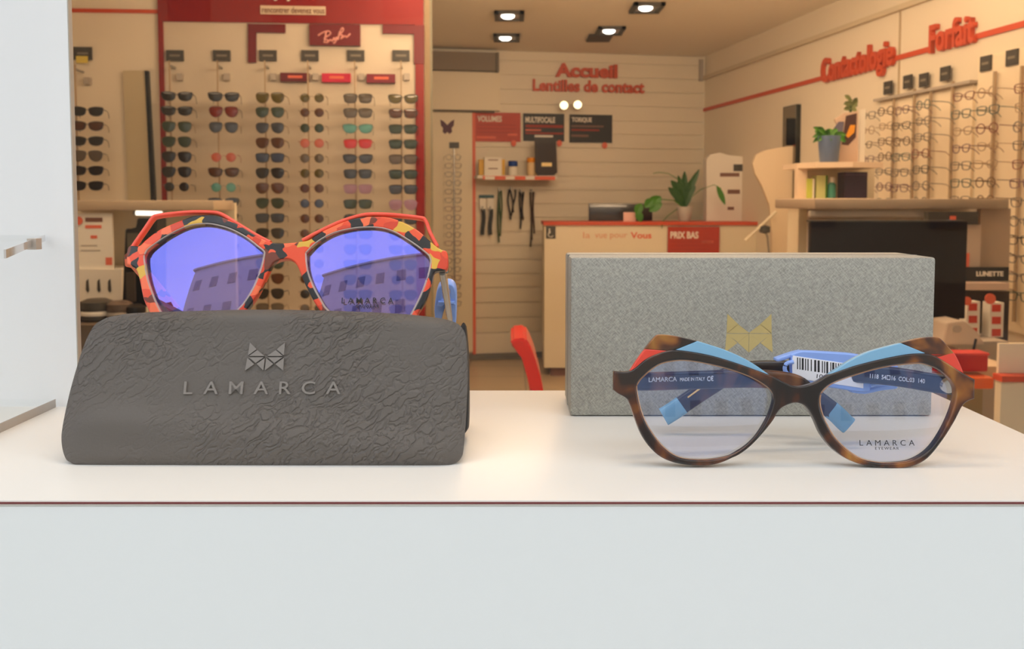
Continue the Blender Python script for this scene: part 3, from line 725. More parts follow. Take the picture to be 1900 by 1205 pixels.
# vertical joint of the side wall boards
st_(box('trim_4', (ru(1668), .9, 0), (ru(1668)+.012, zc, .006), srgb('panel_joint', (176, 158, 130), rough=.8), plane=RW))

# ---- words and posters on the slatted wall
t = thing('wall_lettering', BW.w(*BW.uv(1088, 130)), 'large raised red word Accueil on the slatted back wall', 'lettering')
text_on('word', BW, 'Accueil', 1031, 118, 1146, 144, .0, .03, M_ORANGE, t, offset=.04)
t = thing('wall_lettering', BW.w(*BW.uv(1090, 160)), 'smaller raised red words Lentilles de contact below Accueil', 'lettering')
text_on('word', BW, 'Lentilles de contact', 989, 149, 1196, 171, .0, .025, M_ORANGE, t, offset=.03)
t = thing('air_conditioner', BW.w(*BW.uv(862, 112)), 'grey-brown air vent box at the top of the slatted wall', 'air vent')
pbox('body', BW, 799, 96, 920, 130, 0, .10, srgb('taupe_metal', (120, 104, 82), rough=.5), t)
pbox('end_cap', BW, 921, 97, 926, 133, 0, .11, srgb('dark_taupe', (96, 84, 66), rough=.5), t)
t = thing('wall_panel', BW.w(*BW.uv(862, 166)), 'plain cream panel under the grey vent box', 'panel')
pbox('panel', BW, 799, 133, 928, 204, 0, .05, M_CREAM, t); pbox('lower_rail', BW, 799, 204, 918, 208, 0, .055, srgb('dark_rail', (88, 78, 58), rough=.6), t)  # dark rail along the panel's lower edge
t = thing('cable_cover', BW.w(*BW.uv(1302, 130)), 'narrow pale bracket at the corner end of the top slats', 'bracket')
pbox('bracket', BW, 1299, 110, 1305, 150, 0, .03, M_GREYL, t)

def poster(name, pl, x0, y0, x1, y1, m, label, head, stripes, n0=.0, n1=.012, hc=M_CARD):
    t = thing(name, pl.w(*pl.uv((x0+x1)/2, y1), n0), label, 'poster')
    pbox('board', pl, x0, y0, x1, y1, n0, n1, m, t)
    if head: text_on('heading', pl.off(n1), head[0], head[1], head[2], head[3], head[4], 0, .002, hc, t, offset=.03)
    for i, (a, b, c, d, mm) in enumerate(stripes): pbox('text_line', pl, a, b, c, d, n1, n1+.0015, mm, t)
    return t
M_DRED = srgb('dark_red_ink', (150, 40, 16), rough=.6); M_CORALP = srgb('coral_ink', (216, 104, 78), rough=.6)
M_BROWNP = srgb('brown_ink', (120, 84, 70), rough=.6); M_BLKP = srgb('black_poster_board', (24, 18, 14), rough=.5)
t = thing('butterfly_panel', BW.w(*BW.uv(838, 655)), 'tall cream display panel with a purple butterfly and orange edge', 'display panel')
pbox('board', BW, 800, 208, 877, 655, .0, .03, M_CREAM, t); pbox('edge_strip', BW, 877, 208, 882.5, 658, 0, .034, M_CORALP, t)
M_BUTTER = srgb('purple_ink', (84, 48, 66), rough=.6)
for sg in (-1, 1):
    pts = [(830, 245), (830, 232), (830+sg*7, 225), (830+sg*13, 222), (830+sg*12, 233), (830+sg*8, 238), (830+sg*9, 245), (830+sg*4, 249)]
    poly('butterfly_wing', BW, pts[::sg], .030, .033, M_BUTTER, t)
poster('poster', BW, 881, 209, 966, 263, srgb('orange_red_poster', (172, 50, 20), rough=.5), 'orange-red poster on the slatted wall, beside two black posters', ('VOLUMES', 886, 215, 931, 226), [(886, 231, 958, 233, M_DRED), (886, 238, 958, 240, M_DRED), (886, 245, 952, 247, M_DRED), (884, 253, 920, 257, M_CORALP), (942, 248, 960, 252, M_CORALP)])
poster('poster', BW, 971, 211, 1047, 262, M_BLKP, 'black poster above the black product stand', ('MULTIFOCALE', 975, 217, 1030, 228), [(975, 232, 1045, 237, M_DRED), (975, 240, 1004, 243, M_CORALP), (975, 246, 1045, 249, M_DRED), (992, 251, 1026, 255, M_CARD)])
poster('poster', BW, 1057, 213, 1136, 265, M_BLKP, 'black poster at the end of the row of three', ('TORIQUE', 1061, 218, 1098, 228), [(1060, 233, 1120, 236, M_BROWNP), (1060, 240, 1112, 243, M_DRED), (1060, 250, 1092, 254, M_BROWNP)])
for x, y, d in ((953, 266, 'below the orange-red poster'), (1038, 266, 'beside the black product stand'), (1122, 270, 'under the last black poster')):
    o = poly('price_dot', BW.off(.014), [(x+5*math.cos(a*math.pi/6), y+6*math.sin(a*math.pi/6)) for a in range(12)], 0, .004, M_CORALP)
    tag(o, 'small round orange price sticker ' + d, 'sticker')
for x, y, lab in ((1040, 199, 'round glowing spotlight clipped over the middle black poster'), (1065, 198, 'round glowing spotlight clipped over the last black poster')):
    c = BW.w(*BW.uv(x, y), .12); t = thing('clip_spotlight', c, lab, 'lamp', 'clip spotlights above the posters')
    bm = bmesh.new(); bmesh.ops.create_cone(bm, cap_ends=True, segments=20, radius1=.035, radius2=.038, depth=.05, matrix=Matrix.Translation(c) @ Matrix.Rotation(math.radians(90), 4, 'X'))
    finish('housing', bm, M_GREYMETAL, t, smooth=True)
    bm = bmesh.new(); bmesh.ops.create_cone(bm, cap_ends=True, segments=20, radius1=.033, radius2=.033, depth=.004, matrix=Matrix.Translation(c+Vector((0, -.028, 0))) @ Matrix.Rotation(math.radians(90), 4, 'X'))
    finish('bulb', bm, mat('spot_glow', (1, .9, .6), emit=(1.0, .86, .5), es=2.2), t)
    tube('arm', [c+Vector((0, .02, 0)), BW.w(*BW.uv(x, y+3), 0)], .006, M_GREYMETAL, t)

# shelf with lens products
sh = thing('product_shelf', BW.w(*BW.uv(960, 330)), 'white shelf with a red price rail on the slatted wall', 'shelf')
pbox('board', BW, 886, 326, 1034, 331, 0, .25, M_CARD, sh); pbox('price_rail', BW.off(.25), 896, 327, 1030, 334, 0, .006, M_CORALP, sh)
for a, b in ((900, 918), (938, 955), (975, 992)): pbox('price_card', BW.off(.257), a, 327.5, b, 333.5, 0, .002, M_CARD, sh)
SHP = BW.off(.10)
t = thing('lens_carton', SHP.w(*SHP.uv(914, 325)), 'white and yellow carton on the product shelf', 'carton')
pbox('box', SHP, 899, 292, 931, 326, 0, .08, M_CARD, t); 
for a, b in ((889, 898), (931, 937)): pbox('flap', SHP, a, 296, b, 325, .02, .05, srgb('mustard_card', (214, 170, 70), rough=.6), t)
for y in (296, 312): pbox('text_line', SHP.off(.08), 906, y, 924, y+2, 0, .001, M_BROWNP, t)
t = thing('solution_bottle', SHP.w(*SHP.uv(950, 325)), 'white solution bottle with blue cap on the product shelf', 'bottle')
c = SHP.w(*SHP.uv(950, 326), .04); lathe('flask', [(.035, 0), (.038, .01), (.038, .07), (.03, .075)], c, M_CARD, t); lathe('cap', [(.038, .0755), (.040, .08), (.040, .115), (.034, .12)], c, srgb('blue_cap', (28, 64, 140), rough=.4), t)
t = thing('solution_bottle', SHP.w(*SHP.uv(984, 325)), 'white solution bottle with orange cap on the product shelf', 'bottle')
c = SHP.w(*SHP.uv(985, 326), .04); lathe('flask', [(.038, 0), (.040, .01), (.040, .10), (.034, .108)], c, srgb('pale_orange_label', (232, 200, 150), rough=.5), t); lathe('cap', [(.040, .109), (.043, .113), (.043, .142), (.036, .147)], c, srgb('orange_cap', (236, 150, 20), rough=.4), t)
t = thing('product_stand', BW.w(*BW.uv(1014, 325)), 'black product stand with a small cream label on the shelf', 'display stand')
poly('back_card', BW.off(.2), [(993, 257), (1032, 257), (1034, 320), (1028, 326), (1000, 326), (994, 318)], 0, .03, srgb('dark_brown_card', (44, 34, 28), rough=.5), t)
pbox('label', BW.off(.23), 1005, 302, 1024, 309, 0, .003, srgb('cream_label', (250, 226, 160), rough=.5), t)  # plain cream label on the card
# straps and cords hanging under the shelf
M_STRAP = srgb('black_strap', (26, 24, 20), rough=.6); M_GRN = srgb('dark_green_cord', (50, 74, 30), rough=.6)
HK = BW.off(.03)
for i, (x, y0, y1, wd, m, lab, blister) in enumerate([
        (896, 388, 436, 8, M_STRAP, 'black glasses strap on a white card, by the orange edge', True), (910, 388, 436, 8, M_STRAP, 'black glasses strap on a white card, second in the hanging row', True),
        (927, 354, 450, 8, M_GRN, 'green and black cord, third in the hanging row', False), (949, 352, 408, 15, M_STRAP, 'bunch of black cords, widest of the hanging row', False),
        (967, 356, 425, 8, M_STRAP, 'black cord beside the widest bunch', False), (987, 356, 458, 8, srgb('brown_cord', (70, 54, 38), rough=.7), 'long brown-black cord at the end of the hanging row', False)]):
    t = thing('eyewear_cord', HK.w(*HK.uv(x, y1)), lab, 'cord', 'cords and straps hanging under the shelf')
    if blister:
        pbox('card', HK, x-6, 366, x+6, 388, 0, .004, M_CARD, t); pbox('header', HK, x-7, 362, x+7, 368, 0, .008, srgb('teal_header', (60, 92, 100), rough=.6), t)
    n = 1 if blister else 3
    for k in range(n):
        pts = []
        for j in range(9):
            f = j/8; yy = y0+(y1-y0)*f*(1-.12*k); xx = x+(k-(n-1)/2)*wd*.3+math.sin(f*5+k*2+i)*wd*.16
            pts.append(HK.w(*HK.uv(xx, yy), .01+.004*k))
        sweep('strap', pts, BW.n, .012, .014 if not blister else .034, m, t, seg=4)
    pbox('hook', HK, x-.8, y0-5, x+.8, y0+3, -.03, .03, M_GREYMETAL, t)

# ---- ceiling lights
for (px, py, dx, lit, lab) in ((945, 27, .34, 1, 'square recessed ceiling light, lit, nearer of the pair over the posters'), (940, 68, .30, 1, 'square recessed ceiling light, lit, closest to the grey vent box'),
                          (1200, 12, .34, 1, 'square recessed ceiling light, lit, cut by the top of the picture'), (1132, 55, .30, 1, 'square recessed ceiling light, lit, above the word Accueil')):
    c = onz(px, py, CZ); t = thing('ceiling_light', c, lab, 'ceiling light', 'recessed ceiling lights')
    a = .10; bm = bmesh.new()
    bm_box(bm, c.x-a, c.y-a*1.3, CZ-.02, c.x+a, c.y-a*1.3+.03, CZ); bm_box(bm, c.x-a, c.y+a*1.3-.03, CZ-.02, c.x+a, c.y+a*1.3, CZ)
    bm_box(bm, c.x-a, c.y-a*1.3, CZ-.02, c.x-a+.03, c.y+a*1.3, CZ); bm_box(bm, c.x+a-.03, c.y-a*1.3, CZ-.02, c.x+a, c.y+a*1.3, CZ)
    finish('frame', bm, M_DGREY, t)
    box('reflector', (c.x-.07, c.y-.10, CZ-.012), (c.x+.07, c.y+.10, CZ-.002), M_GREYMETAL, t)
    lathe('bulb', [(.03, -.03), (.045, -.02), (.045, -.012)], (c.x-.01, c.y-.02, CZ), mat('downlight_glow', (1, 1, 1), emit=(1, .93, .82), es=5), t)
c = onz(1112, 69, CZ); o = box('ceiling_vent', (c.x-.09, c.y-.13, CZ-.015), (c.x+.09, c.y+.13, CZ), srgb('dark_vent', (70, 56, 40), rough=.6)); tag(o, 'small dark square vent in the ceiling beside a lit light', 'vent')

# ---- reception counter
CP_ = FP(6.6)
ct = thing('reception_counter', (P(1230, 690, 6.6).x, 6.8, 0), 'cream reception counter with an orange top in front of the slatted wall', 'counter')
cx0, cx1 = CP_.uv(1010, 500)[0], CP_.uv(1432, 500)[0]; ctz = CP_.uv(1200, 418)[1]
box('body', (cx0, 6.6, .07), (cx1, 7.05, ctz), M_CREAM, ct); box('worktop', (cx0-.01, 6.58, ctz), (cx1+.01, 7.07, ctz+.026), M_ORANGE, ct); box('plinth', (cx0+.05, 6.64, 0), (cx1-.03, 7.0, .07), M_BROWNP, ct)
M_PI = srgb('pale_orange_ink', (214, 150, 112), rough=.6); text_on('slogan', CP_, 'la', 1082, 431, 1095, 442, 0, .002, M_PI, ct); text_on('slogan', CP_, 'vue', 1104, 434, 1126, 442, 0, .002, M_PI, ct); text_on('slogan', CP_, 'pour', 1132, 434, 1164, 445, 0, .002, M_PI, ct); text_on('slogan', CP_, 'Vous', 1170, 431, 1209, 443, 0, .002, M_CORALP, ct, offset=.03)
o = thing('access_sticker', CP_.w(*CP_.uv(1021, 432)), 'small black accessibility sticker on the counter corner', 'sticker')
pbox('square', CP_, 1013, 420, 1031, 443, 0, .004, M_DGREY, o)
tube('wheelchair_mark', [CP_.w(*CP_.uv(1022+5*math.cos(a*math.pi/6+.5), 435+5*math.sin(a*math.pi/6+.5)), .006) for a in range(9)], .003, M_CARD, o)
pbox('person_mark', CP_, 1018.5, 424, 1020.5, 434, .004, .006, M_CARD, o)
CT_ = FP(6.59)
poster('poster', CT_, 1239, 421, 1335, 470, srgb('orange_red_poster2', (164, 44, 14), rough=.5), 'orange-red poster hanging on the front of the counter', ('PRIX BAS', 1244, 430, 1296, 443), [(1244, 448, 1320, 450, M_DRED), (1244, 455, 1312, 457, M_DRED), (1244, 462, 1316, 464, M_DRED), (1302, 447, 1324, 451, M_CORALP)])
cz = ctz+.026
def stand_on(px, d): return Vector((P(px, 400, d).x, d, cz))
c = stand_on(1150, 6.92); t = thing('computer_monitor', c, 'dark computer monitor seen from the rear on the reception counter', 'monitor')
a = P(1092, 377, 6.92); b = P(1210, 411, 6.92); box('screen', (a.x, 6.90, cz+.002), (b.x, 6.94, a.z), srgb('dark_glossy_shell', (52, 48, 46), rough=.22, coat=.6), t, bev=.006)
box('chin_strip', (a.x, 6.896, a.z-.008), (b.x, 6.944, a.z-.002), M_GREYMETAL, t)
t = tag(box('desk_card', (P(1157, 400, 6.7).x, 6.7, cz), (P(1180, 400, 6.7).x, 6.712, P(1160, 394, 6.7).z), srgb('pink_card', (244, 196, 180), rough=.6)), 'small pink card in front of the monitor', 'card')
M_LEAF = srgb('green_leaf', (64, 120, 24), rough=.4); M_LEAFD = srgb('dark_green_leaf', (40, 80, 26), rough=.45)
def leaf(bm, base, tip, wd, sag=0, nrm=Vector((0, -1, 0)), seg=6, prof=lambda f: math.sin(math.pi*min(1, f*.93+.04))**.8):
    base, tip = Vector(base), Vector(tip); ax = tip-base; sd = ax.cross(nrm).normalized(); L_ = []
    for k in range(seg+1):
        f = k/seg; p = base+ax*f+Vector((0, 0, sag*4*f*(1-f))); ww = max(.001, wd*.5*prof(f))
        L_.append((bm.verts.new(p-sd*ww+nrm*.004), bm.verts.new(p), bm.verts.new(p+sd*ww+nrm*.004)))
    for a, b in zip(L_, L_[1:]):
        bm.faces.new((a[0], a[1], b[1], b[0])); bm.faces.new((a[1], a[2], b[2], b[1]))
c = stand_on(1270, 6.75); t = thing('potted_plant', c, 'leafy green plant trailing from a clear glass pot on the counter', 'plant')
lathe('pot', [(.042, 0), (.045, .004), (.066, .115), (.062, .115), (.041, .008)], c, srgb('pale_glass', (214, 214, 204), rough=.15, alpha=.75), t)
bm = bmesh.new(); rr = random.Random(3)
def q(px, py, d=6.75): return P(px, py, d)
for (bx, by, tx, ty, wd) in [(1270,382,1262,345,.05),(1270,382,1255,338,.06),(1268,380,1240,348,.06),(1272,378,1285,330,.055),(1272,370,1297,315,.05),(1270,372,1270,318,.05),(1268,368,1245,335,.06),(1272,385,1282,350,.06),(1266,384,1250,362,.05),(1274,372,1290,345,.05),(1268,364,1258,326,.04),(1270,388,1272,352,.07),(1268,380,1275,338,.07)]:
    leaf(bm, q(bx, by), q(tx, ty), wd, .01)
finish('foliage', bm, M_LEAFD, t)
bm = bmesh.new()
for (bx, by, tx, ty, wd) in [(1200,382,1225,365,.07),(1190,378,1180,398,.07),(1205,392,1228,378,.07),(1182,392,1190,412,.06),(1212,370,1196,385,.07),(1226,365,1212,386,.06),(1228,420,1230,458,.05),(1330,345,1345,380,.045)]:
    b1 = bmesh.new(); leaf(b1, q(bx, by, 6.62), q(tx, ty, 6.62), wd, .004); finish('trailing_leaf', b1, M_LEAF, t)
bm.free()
tube('stem', [q(1268, 385), q(1250, 372, 6.7), q(1225, 370, 6.64), q(1200, 380, 6.62)], .004, M_LEAF, t)
tube('stem', [q(1262, 335), q(1240, 322), q(1222, 320), q(1212, 322)], .003, M_LEAF, t)
tube('stem', [q(1275, 372), q(1300, 352), q(1325, 343, 6.65), q(1338, 350, 6.62)], .003, M_LEAF, t)
tube('stem', [q(1262, 384), q(1240, 400, 6.68), q(1229, 412, 6.6), q(1228, 424, 6.56)], .003, M_LEAF, t)
c = stand_on(1348, 6.9); t = thing('carton_display', c, 'tall white printed carton with rounded top standing on the counter', 'display stand')
pl = FP(6.86); poly('carton', pl, [(1311, 411), (1311, 296), (1318, 287), (1335, 283), (1352, 288), (1378, 291), (1386, 300), (1386, 411)], -.12, 0, M_CARD, t)
pbox('dark_label', pl, 1361, 305, 1380, 318, 0, .003, M_DGREY, t)
for a, b, cc_, d in ((1336, 321, 1372, 328), (1350, 352, 1373, 360), (1350, 384, 1362, 390)): pbox('text_line', pl, a, b, cc_, d, 0, .002, M_BROWNP, t)
t = thing('leaflet_holder', Vector((P(1400, 400, 6.8).x, 6.8, cz)), 'brown-grey leaflet holder at the end of the counter', 'leaflet holder')
poly('sleeve', FP(6.8), [(1390, 411), (1397, 362), (1414, 366), (1410, 411)], -.05, 0, M_GREYL, t); poly('leaflet', FP(6.79), [(1402, 411), (1407, 366), (1416, 368), (1411, 411)], -.01, 0, M_CARD, t)

# ---- red moulded chair
ch = thing('red_chair', (P(985, 700, 3.6).x, 3.6, 0), 'red moulded plastic chair on the tiled floor in front of the counter', 'chair')
M_RCH = srgb('red_plastic', (196, 30, 16), rough=.35, coat=.3)
CH = FP(3.42); bp_ = [(946, 640), (950, 631), (962, 628), (976, 629), (984, 640), (994, 668), (1003, 700), (1010, 735), (985, 735), (978, 700), (968, 665), (960, 648)]
poly('backrest', CH, bp_, -.38, 0, M_RCH, ch, bev=.008)
sx = CH.uv(990, 730)[0]; sz_ = .47
box('seat', (sx-.02, 3.42, sz_-.03), (sx+.40, 3.80, sz_), M_RCH, ch, bev=.01)
for a in (.02, .36):
    for b in (.03, .34): tube('leg', [(sx+a, 3.42+b, sz_-.03), (sx+a*1.12-.02, 3.42+b, 0)], .012, M_GREYMETAL, ch)

# ---- pale curved divider, dark wall mirror
t = thing('white_room_divider', (P(1430, 470, 6.0).x, 6.0, 0), 'pale rounded screen at the end of the reception counter', 'screen')
poly('panel', FP(6.0), [(1401, 322), (1397, 303), (1403, 288), (1420, 279), (1458, 272), (1480, 270), (1480, 760), (1432, 760), (1432, 430), (1428, 380), (1414, 345)], -.04, 0, srgb('pale_beige_laminate', (226, 206, 176), rough=.5), t)
t = thing('wall_mirror', RW.w(*RW.uv(1470, 460)), 'tall narrow dark mirror on the side wall', 'mirror')
for nm, n0, n1, inset, m in (('frame', 0, .03, 0, srgb('dark_green_black', (30, 30, 20), rough=.4)), ('glass', .03, .032, 1.5, mat('dark_mirror', (.30, .27, .22), rough=.03, metal=1))):
    a = RW.uv(1458+inset, 330)[0]; b = RW.uv(1484-inset, 330)[0]; zt = RW.uv(1470, 197+inset)[1]; box(nm, (a, .55, n0), (b, zt, n1), m, t, plane=RW)
t = thing('jointed_support', (P(1425, 450, 6.1).x, 5.9, ctz), 'thin grey jointed arm with a dark knob beside the pale screen', 'arm')
tube('arm', [P(1383, 447, 5.9), P(1440, 393, 5.9)], .012, M_CREAM, t); tube('pole', [P(1428, 480, 5.9), P(1424, 440, 5.9), P(1419, 428, 5.9)], .007, M_GREYMETAL, t); lathe('knob', [(.0, -.03), (.035, -.02), (.035, .02), (.0, .03)], P(1419, 426, 5.9), M_DGREY, t)

# ---- sunglasses wall
def ub(px, py=300, n=0): return SW.uv(px, py, n)
t = thing('red_display_panel', SW.w(*SW.uv(543, 570)), 'deep red display panel framing the six rods of sunglasses', 'display panel')
u0 = SW.uv(303, 200)[0]; u1 = SW.uv(787, 200)[0]; zt = SW.uv(540, 44)[1]
box('header', (u0-.012, zt, 0), (u1, CZ-.01, .02), M_REDP, t, plane=SW); box('side_strip', (u0-.012, .05, 0), (u0+.012, zt, .02), M_REDP, t, plane=SW); box('side_strip', (u1-.045, .05, 0), (u1, zt, .02), M_REDP, t, plane=SW)
M_BACK = srgb('warm_white_backing', (204, 192, 172), rough=.6)
box('backing_board', (u0+.012, .05, 0), (u1-.045, zt, .006), M_BACK, t, plane=SW)
R2 = SW.off(.02)
text_on('brand_lettering', R2, 'joy', 507, -14, 546, 1.5, 0, .01, M_CARD, t, offset=.02)
pbox('slogan_plate', R2, 483, 11, 604, 27, 0, .006, srgb('pale_plate', (206, 186, 160), rough=.6), t); text_on('slogan', SW.off(.026), 'rencontrer devenez vous', 486, 13, 602, 24.5, 0, .002, M_BROWNP, t, offset=.01)
SB = SW.off(.008)
poly('corner_bracket', SB, [(460, 44), (529, 45), (529, 61), (475, 60), (475, 116), (460, 116)], 0, .014, M_CRIM, t)
poly('corner_bracket', SB, [(710, 46), (787, 47), (787, 118), (768, 118), (768, 63), (710, 62)], 0, .016, M_CRIM, t)
bs = thing('brand_sign', SW.w(*SW.uv(621, 84)), 'crimson sign with pale handwritten brand script on the red panel', 'sign')
pbox('board', SB, 574, 45, 668, 84, 0, .03, M_CRIM, bs)
S3 = SB.off(.033)
def script(pts, r=.0045): 
    return tube('script', [S3.w(*S3.uv(p.x, p.y), 0) for p in smooth_loop(pts, 5, closed=False)], r, srgb('pale_pink_script', (206, 140, 130), rough=.5), bs)
script([(590, 66), (600, 60), (610, 58), (613, 63), (606, 68), (601, 72), (608, 75), (607, 79), (600, 78)]); script([(605, 58), (602, 76)])
script([(608, 78), (613, 74), (616, 76), (620, 70), (620, 75), (625, 69), (622, 78), (618, 80)])
script([(627, 74), (630, 60), (635, 52), (637, 56), (631, 64), (636, 66), (632, 72), (640, 67), (643, 69), (650, 62), (647, 66)])
for x0, x1, m, lab in ((520, 573, srgb('dark_crimson_sign', (96, 8, 22), rough=.4), 'dark crimson oblong shelf sign between the third and fourth rods'), (597, 650, M_PINK, 'bright raspberry oblong shelf sign between the fourth and fifth rods'), (680, 733, srgb('plum_sign', (116, 14, 36), rough=.4), 'plum oblong shelf sign between the last two rods')):
    o = thing('shelf_sign', SW.w(*SW.uv((x0+x1)/2, 151)), lab, 'sign', 'oblong signs between the sunglasses rods')
    y = 135+(x0-520)*.015; pbox('plate', SW.off(.006), x0, y, x1, y+16, 0, .03, m, o); pbox('lettering', SW.off(.036), x0+14, y+5, x1-12, y+10, 0, .002, M_CORALP, o)

ORD = ['top', 'second', 'third', 'fourth', 'fifth', 'sixth', 'seventh', 'eighth', 'ninth', 'tenth', 'eleventh', 'twelfth', 'thirteenth', 'fourteenth', 'fifteenth', 'sixteenth', 'seventeenth', 'eighteenth', 'nineteenth', 'twentieth']
ROD = ['first', 'second', 'third', 'fourth', 'fifth', 'sixth']
def shape(kind):
    if kind == 'aviator': return [(-.026,.012),(-.020,.019),(0,.022),(.020,.020),(.029,.012),(.029,-.004),(.020,-.019),(.005,-.025),(-.012,-.020),(-.022,-.008)]
    if kind == 'round': return [(.023*math.cos(a*math.pi/6), .022*math.sin(a*math.pi/6)) for a in range(12)]
    if kind == 'square': return [(-.026,.010),(-.024,.017),(-.010,.019),(.012,.019),(.027,.017),(.030,.010),(.027,-.008),(.020,-.017),(.004,-.019),(-.016,-.017),(-.023,-.008)]
    return [(-.024,.008),(-.018,.015),(0,.018),(.018,.018),(.031,.016),(.032,.006),(.026,-.010),(.012,-.017),(-.006,-.017),(-.019,-.010)]   # wayfarer
def make_eyewear(kind, name, rim=.0035, fs=1.0, lens_on=True):
    root = bpy.data.objects.new(name, None); COL.objects.link(root); root.empty_display_size = .02
    pl = Plane((0, 0, 0), (1, 0, 0), (0, 0, 1)); cxm = .036
    L0 = [p*fs for p in smooth_loop(shape(kind), 2)]
    def off(lp, d):
        c = sum(lp, Vector((0, 0)))/len(lp); return [c+(p-c)*(1+d/max((p-c).length, .001)) for p in lp]
    for sg in (-1, 1):
        ins = [(sg*(p.x+cxm), p.y) for p in L0]; o_ = [(sg*(p.x+cxm), p.y) for p in off(L0, rim)]
        me = curve_mesh('rim', [o_, ins], .0016, .0002, pl.mx(), 0); link_mesh('rim', me, M_BLACK, root)
        if lens_on:
            bm = bmesh.new(); pr = [(x, y) for x, y in ins]; a = [bm.verts.new((x, -.0006, y)) for x, y in pr]; b = [bm.verts.new((x, .0010, y)) for x, y in pr]
            cx = sum(x for x, y in pr)/len(pr); ca = bm.verts.new((cx, -.0035, 0)); cb_ = bm.verts.new((cx, -.0019, 0))
            for i in range(len(a)):
                j = (i+1) % len(a); bm.faces.new((a[i], a[j], ca)); bm.faces.new((b[j], b[i], cb_)); bm.faces.new((a[i], b[i], b[j], a[j]))
            finish('lens', bm, M_BLACK, root, smooth=True)
        ex = .036+.031*fs+rim
        sweep('temple', [(sg*(ex-.002), .001, .010), (sg*(ex+.001), .006, .010), (sg*(ex+.001), .06, .009), (sg*(ex-.002), .095, .006), (sg*(ex-.004), .118, -.008), (sg*(ex-.006), .130, -.022)], (0, 0, 1), .004, .0022, M_BLACK, root, seg=3)
    bw = .012
    sweep('bridge', [(-bw, 0, .006), (0, -.001, .009), (bw, 0, .006)], (0, 0, 1), .0035 if rim > .002 else .002, .002, M_BLACK, root, seg=3)
    return root
SUN = {k: make_eyewear(k, 'sunglasses', rim=r, fs=f*1.14) for k, r, f in (('aviator', .0016, 1.02), ('round', .0016, .88), ('square', .004, .98), ('wayfarer', .0042, 1.0))}
EYE_ = {k: make_eyewear(k, 'eyeglasses', rim=.0042, fs=.92, lens_on=False) for k in ('round', 'square', 'wayfarer')}
used = set()
def place(protos, kind, loc, rz_, fm, lm, label, group, tilt=0):
    src = protos[kind]
    if (id(protos), kind) in used: r = copy_tree(src)
    else: r = src; used.add((id(protos), kind))
    r.location = loc; r.rotation_euler = (tilt, 0, rz_); tag(r, label, 'sunglasses' if protos is SUN else 'glasses', group)
    for c in r.children:
        nm = c.name.split('.')[0]; c.material_slots[0].link = 'OBJECT'
        c.material_slots[0].material = lm if nm == 'lens' else fm
    return r
LC = {}
def lensm(n, c, **k): LC[n] = srgb('sun_lens_'+n, c, rough=.12, coat=.5, **k)
lensm('black', (44, 40, 36)); lensm('olive', (84, 74, 34)); lensm('brown', (78, 48, 30)); lensm('wine red', (104, 30, 16)); lensm('teal', (84, 140, 136)); lensm('rose', (176, 52, 58)); lensm('pink', (170, 92, 76)); lensm('blue', (66, 76, 100)); lensm('lilac', (136, 104, 126)); lensm('grey', (92, 84, 74)); lensm('grey-blue', (60, 64, 74)); lensm('green', (52, 62, 50))
FR = {'black': srgb('black_frame', (30, 27, 25), rough=.3), 'gold': srgb('gold_wire', (120, 96, 60), rough=.3, metal=.6), 'brown': srgb('brown_frame', (70, 44, 32), rough=.3), 'red': srgb('red_frame', (150, 60, 50), rough=.4), 'teal': srgb('teal_frame', (70, 110, 110), rough=.4), 'lilac': srgb('lilac_frame', (130, 100, 120), rough=.4)}
ROWS = [181, 208, 237, 265, 293, 321, 349, 377, 405, 433, 461, 489, 517, 545, 572]
cols = [
 (328, ['black wayfarer', 'black wayfarer', 'green aviator', 'green aviator', 'black aviator', 'black aviator', 'black round']),
 (415, ['black wayfarer', 'wine red aviator', 'grey-blue aviator', None, 'pink round', 'brown wayfarer', 'teal round', 'grey-blue wayfarer', 'black square', 'grey aviator', 'blue square', 'black square', 'brown aviator', 'black round', 'grey square']),
 (501, ['olive aviator', 'green aviator', 'grey-blue aviator', 'brown aviator', 'blue square', 'black aviator', 'brown aviator', 'green aviator', 'grey-blue square', 'black aviator', 'black aviator', 'green aviator', 'brown aviator', 'black aviator', 'grey aviator']),
 (579, ['olive round', 'brown round', 'green round', 'pink round', 'grey round', 'olive round', 'brown round', 'blue round', 'brown round', 'brown round', 'grey-blue round', 'black round', 'brown round', 'black round', 'grey round']),
 (664, ['grey square', 'grey square', 'teal wayfarer', 'rose square', 'grey-blue wayfarer', 'grey-blue square', 'lilac square', 'green square', 'black aviator', 'blue square', 'grey-blue aviator', 'black square', 'blue aviator', 'black square', 'grey aviator']),
 (748, ['olive wayfarer', 'brown square', 'green square', 'green square', 'grey square', 'green square', 'grey-blue square', 'lilac aviator', 'grey-blue square', 'blue aviator', 'black square', 'blue aviator', 'black round', 'black aviator', 'brown aviator'])]
SG = SW.off(.15)
M_TXT = srgb('pale_sign_ink', (120, 112, 98), rough=.6)
M_RODM = srgb('pale_rod', (166, 144, 116), rough=.5)
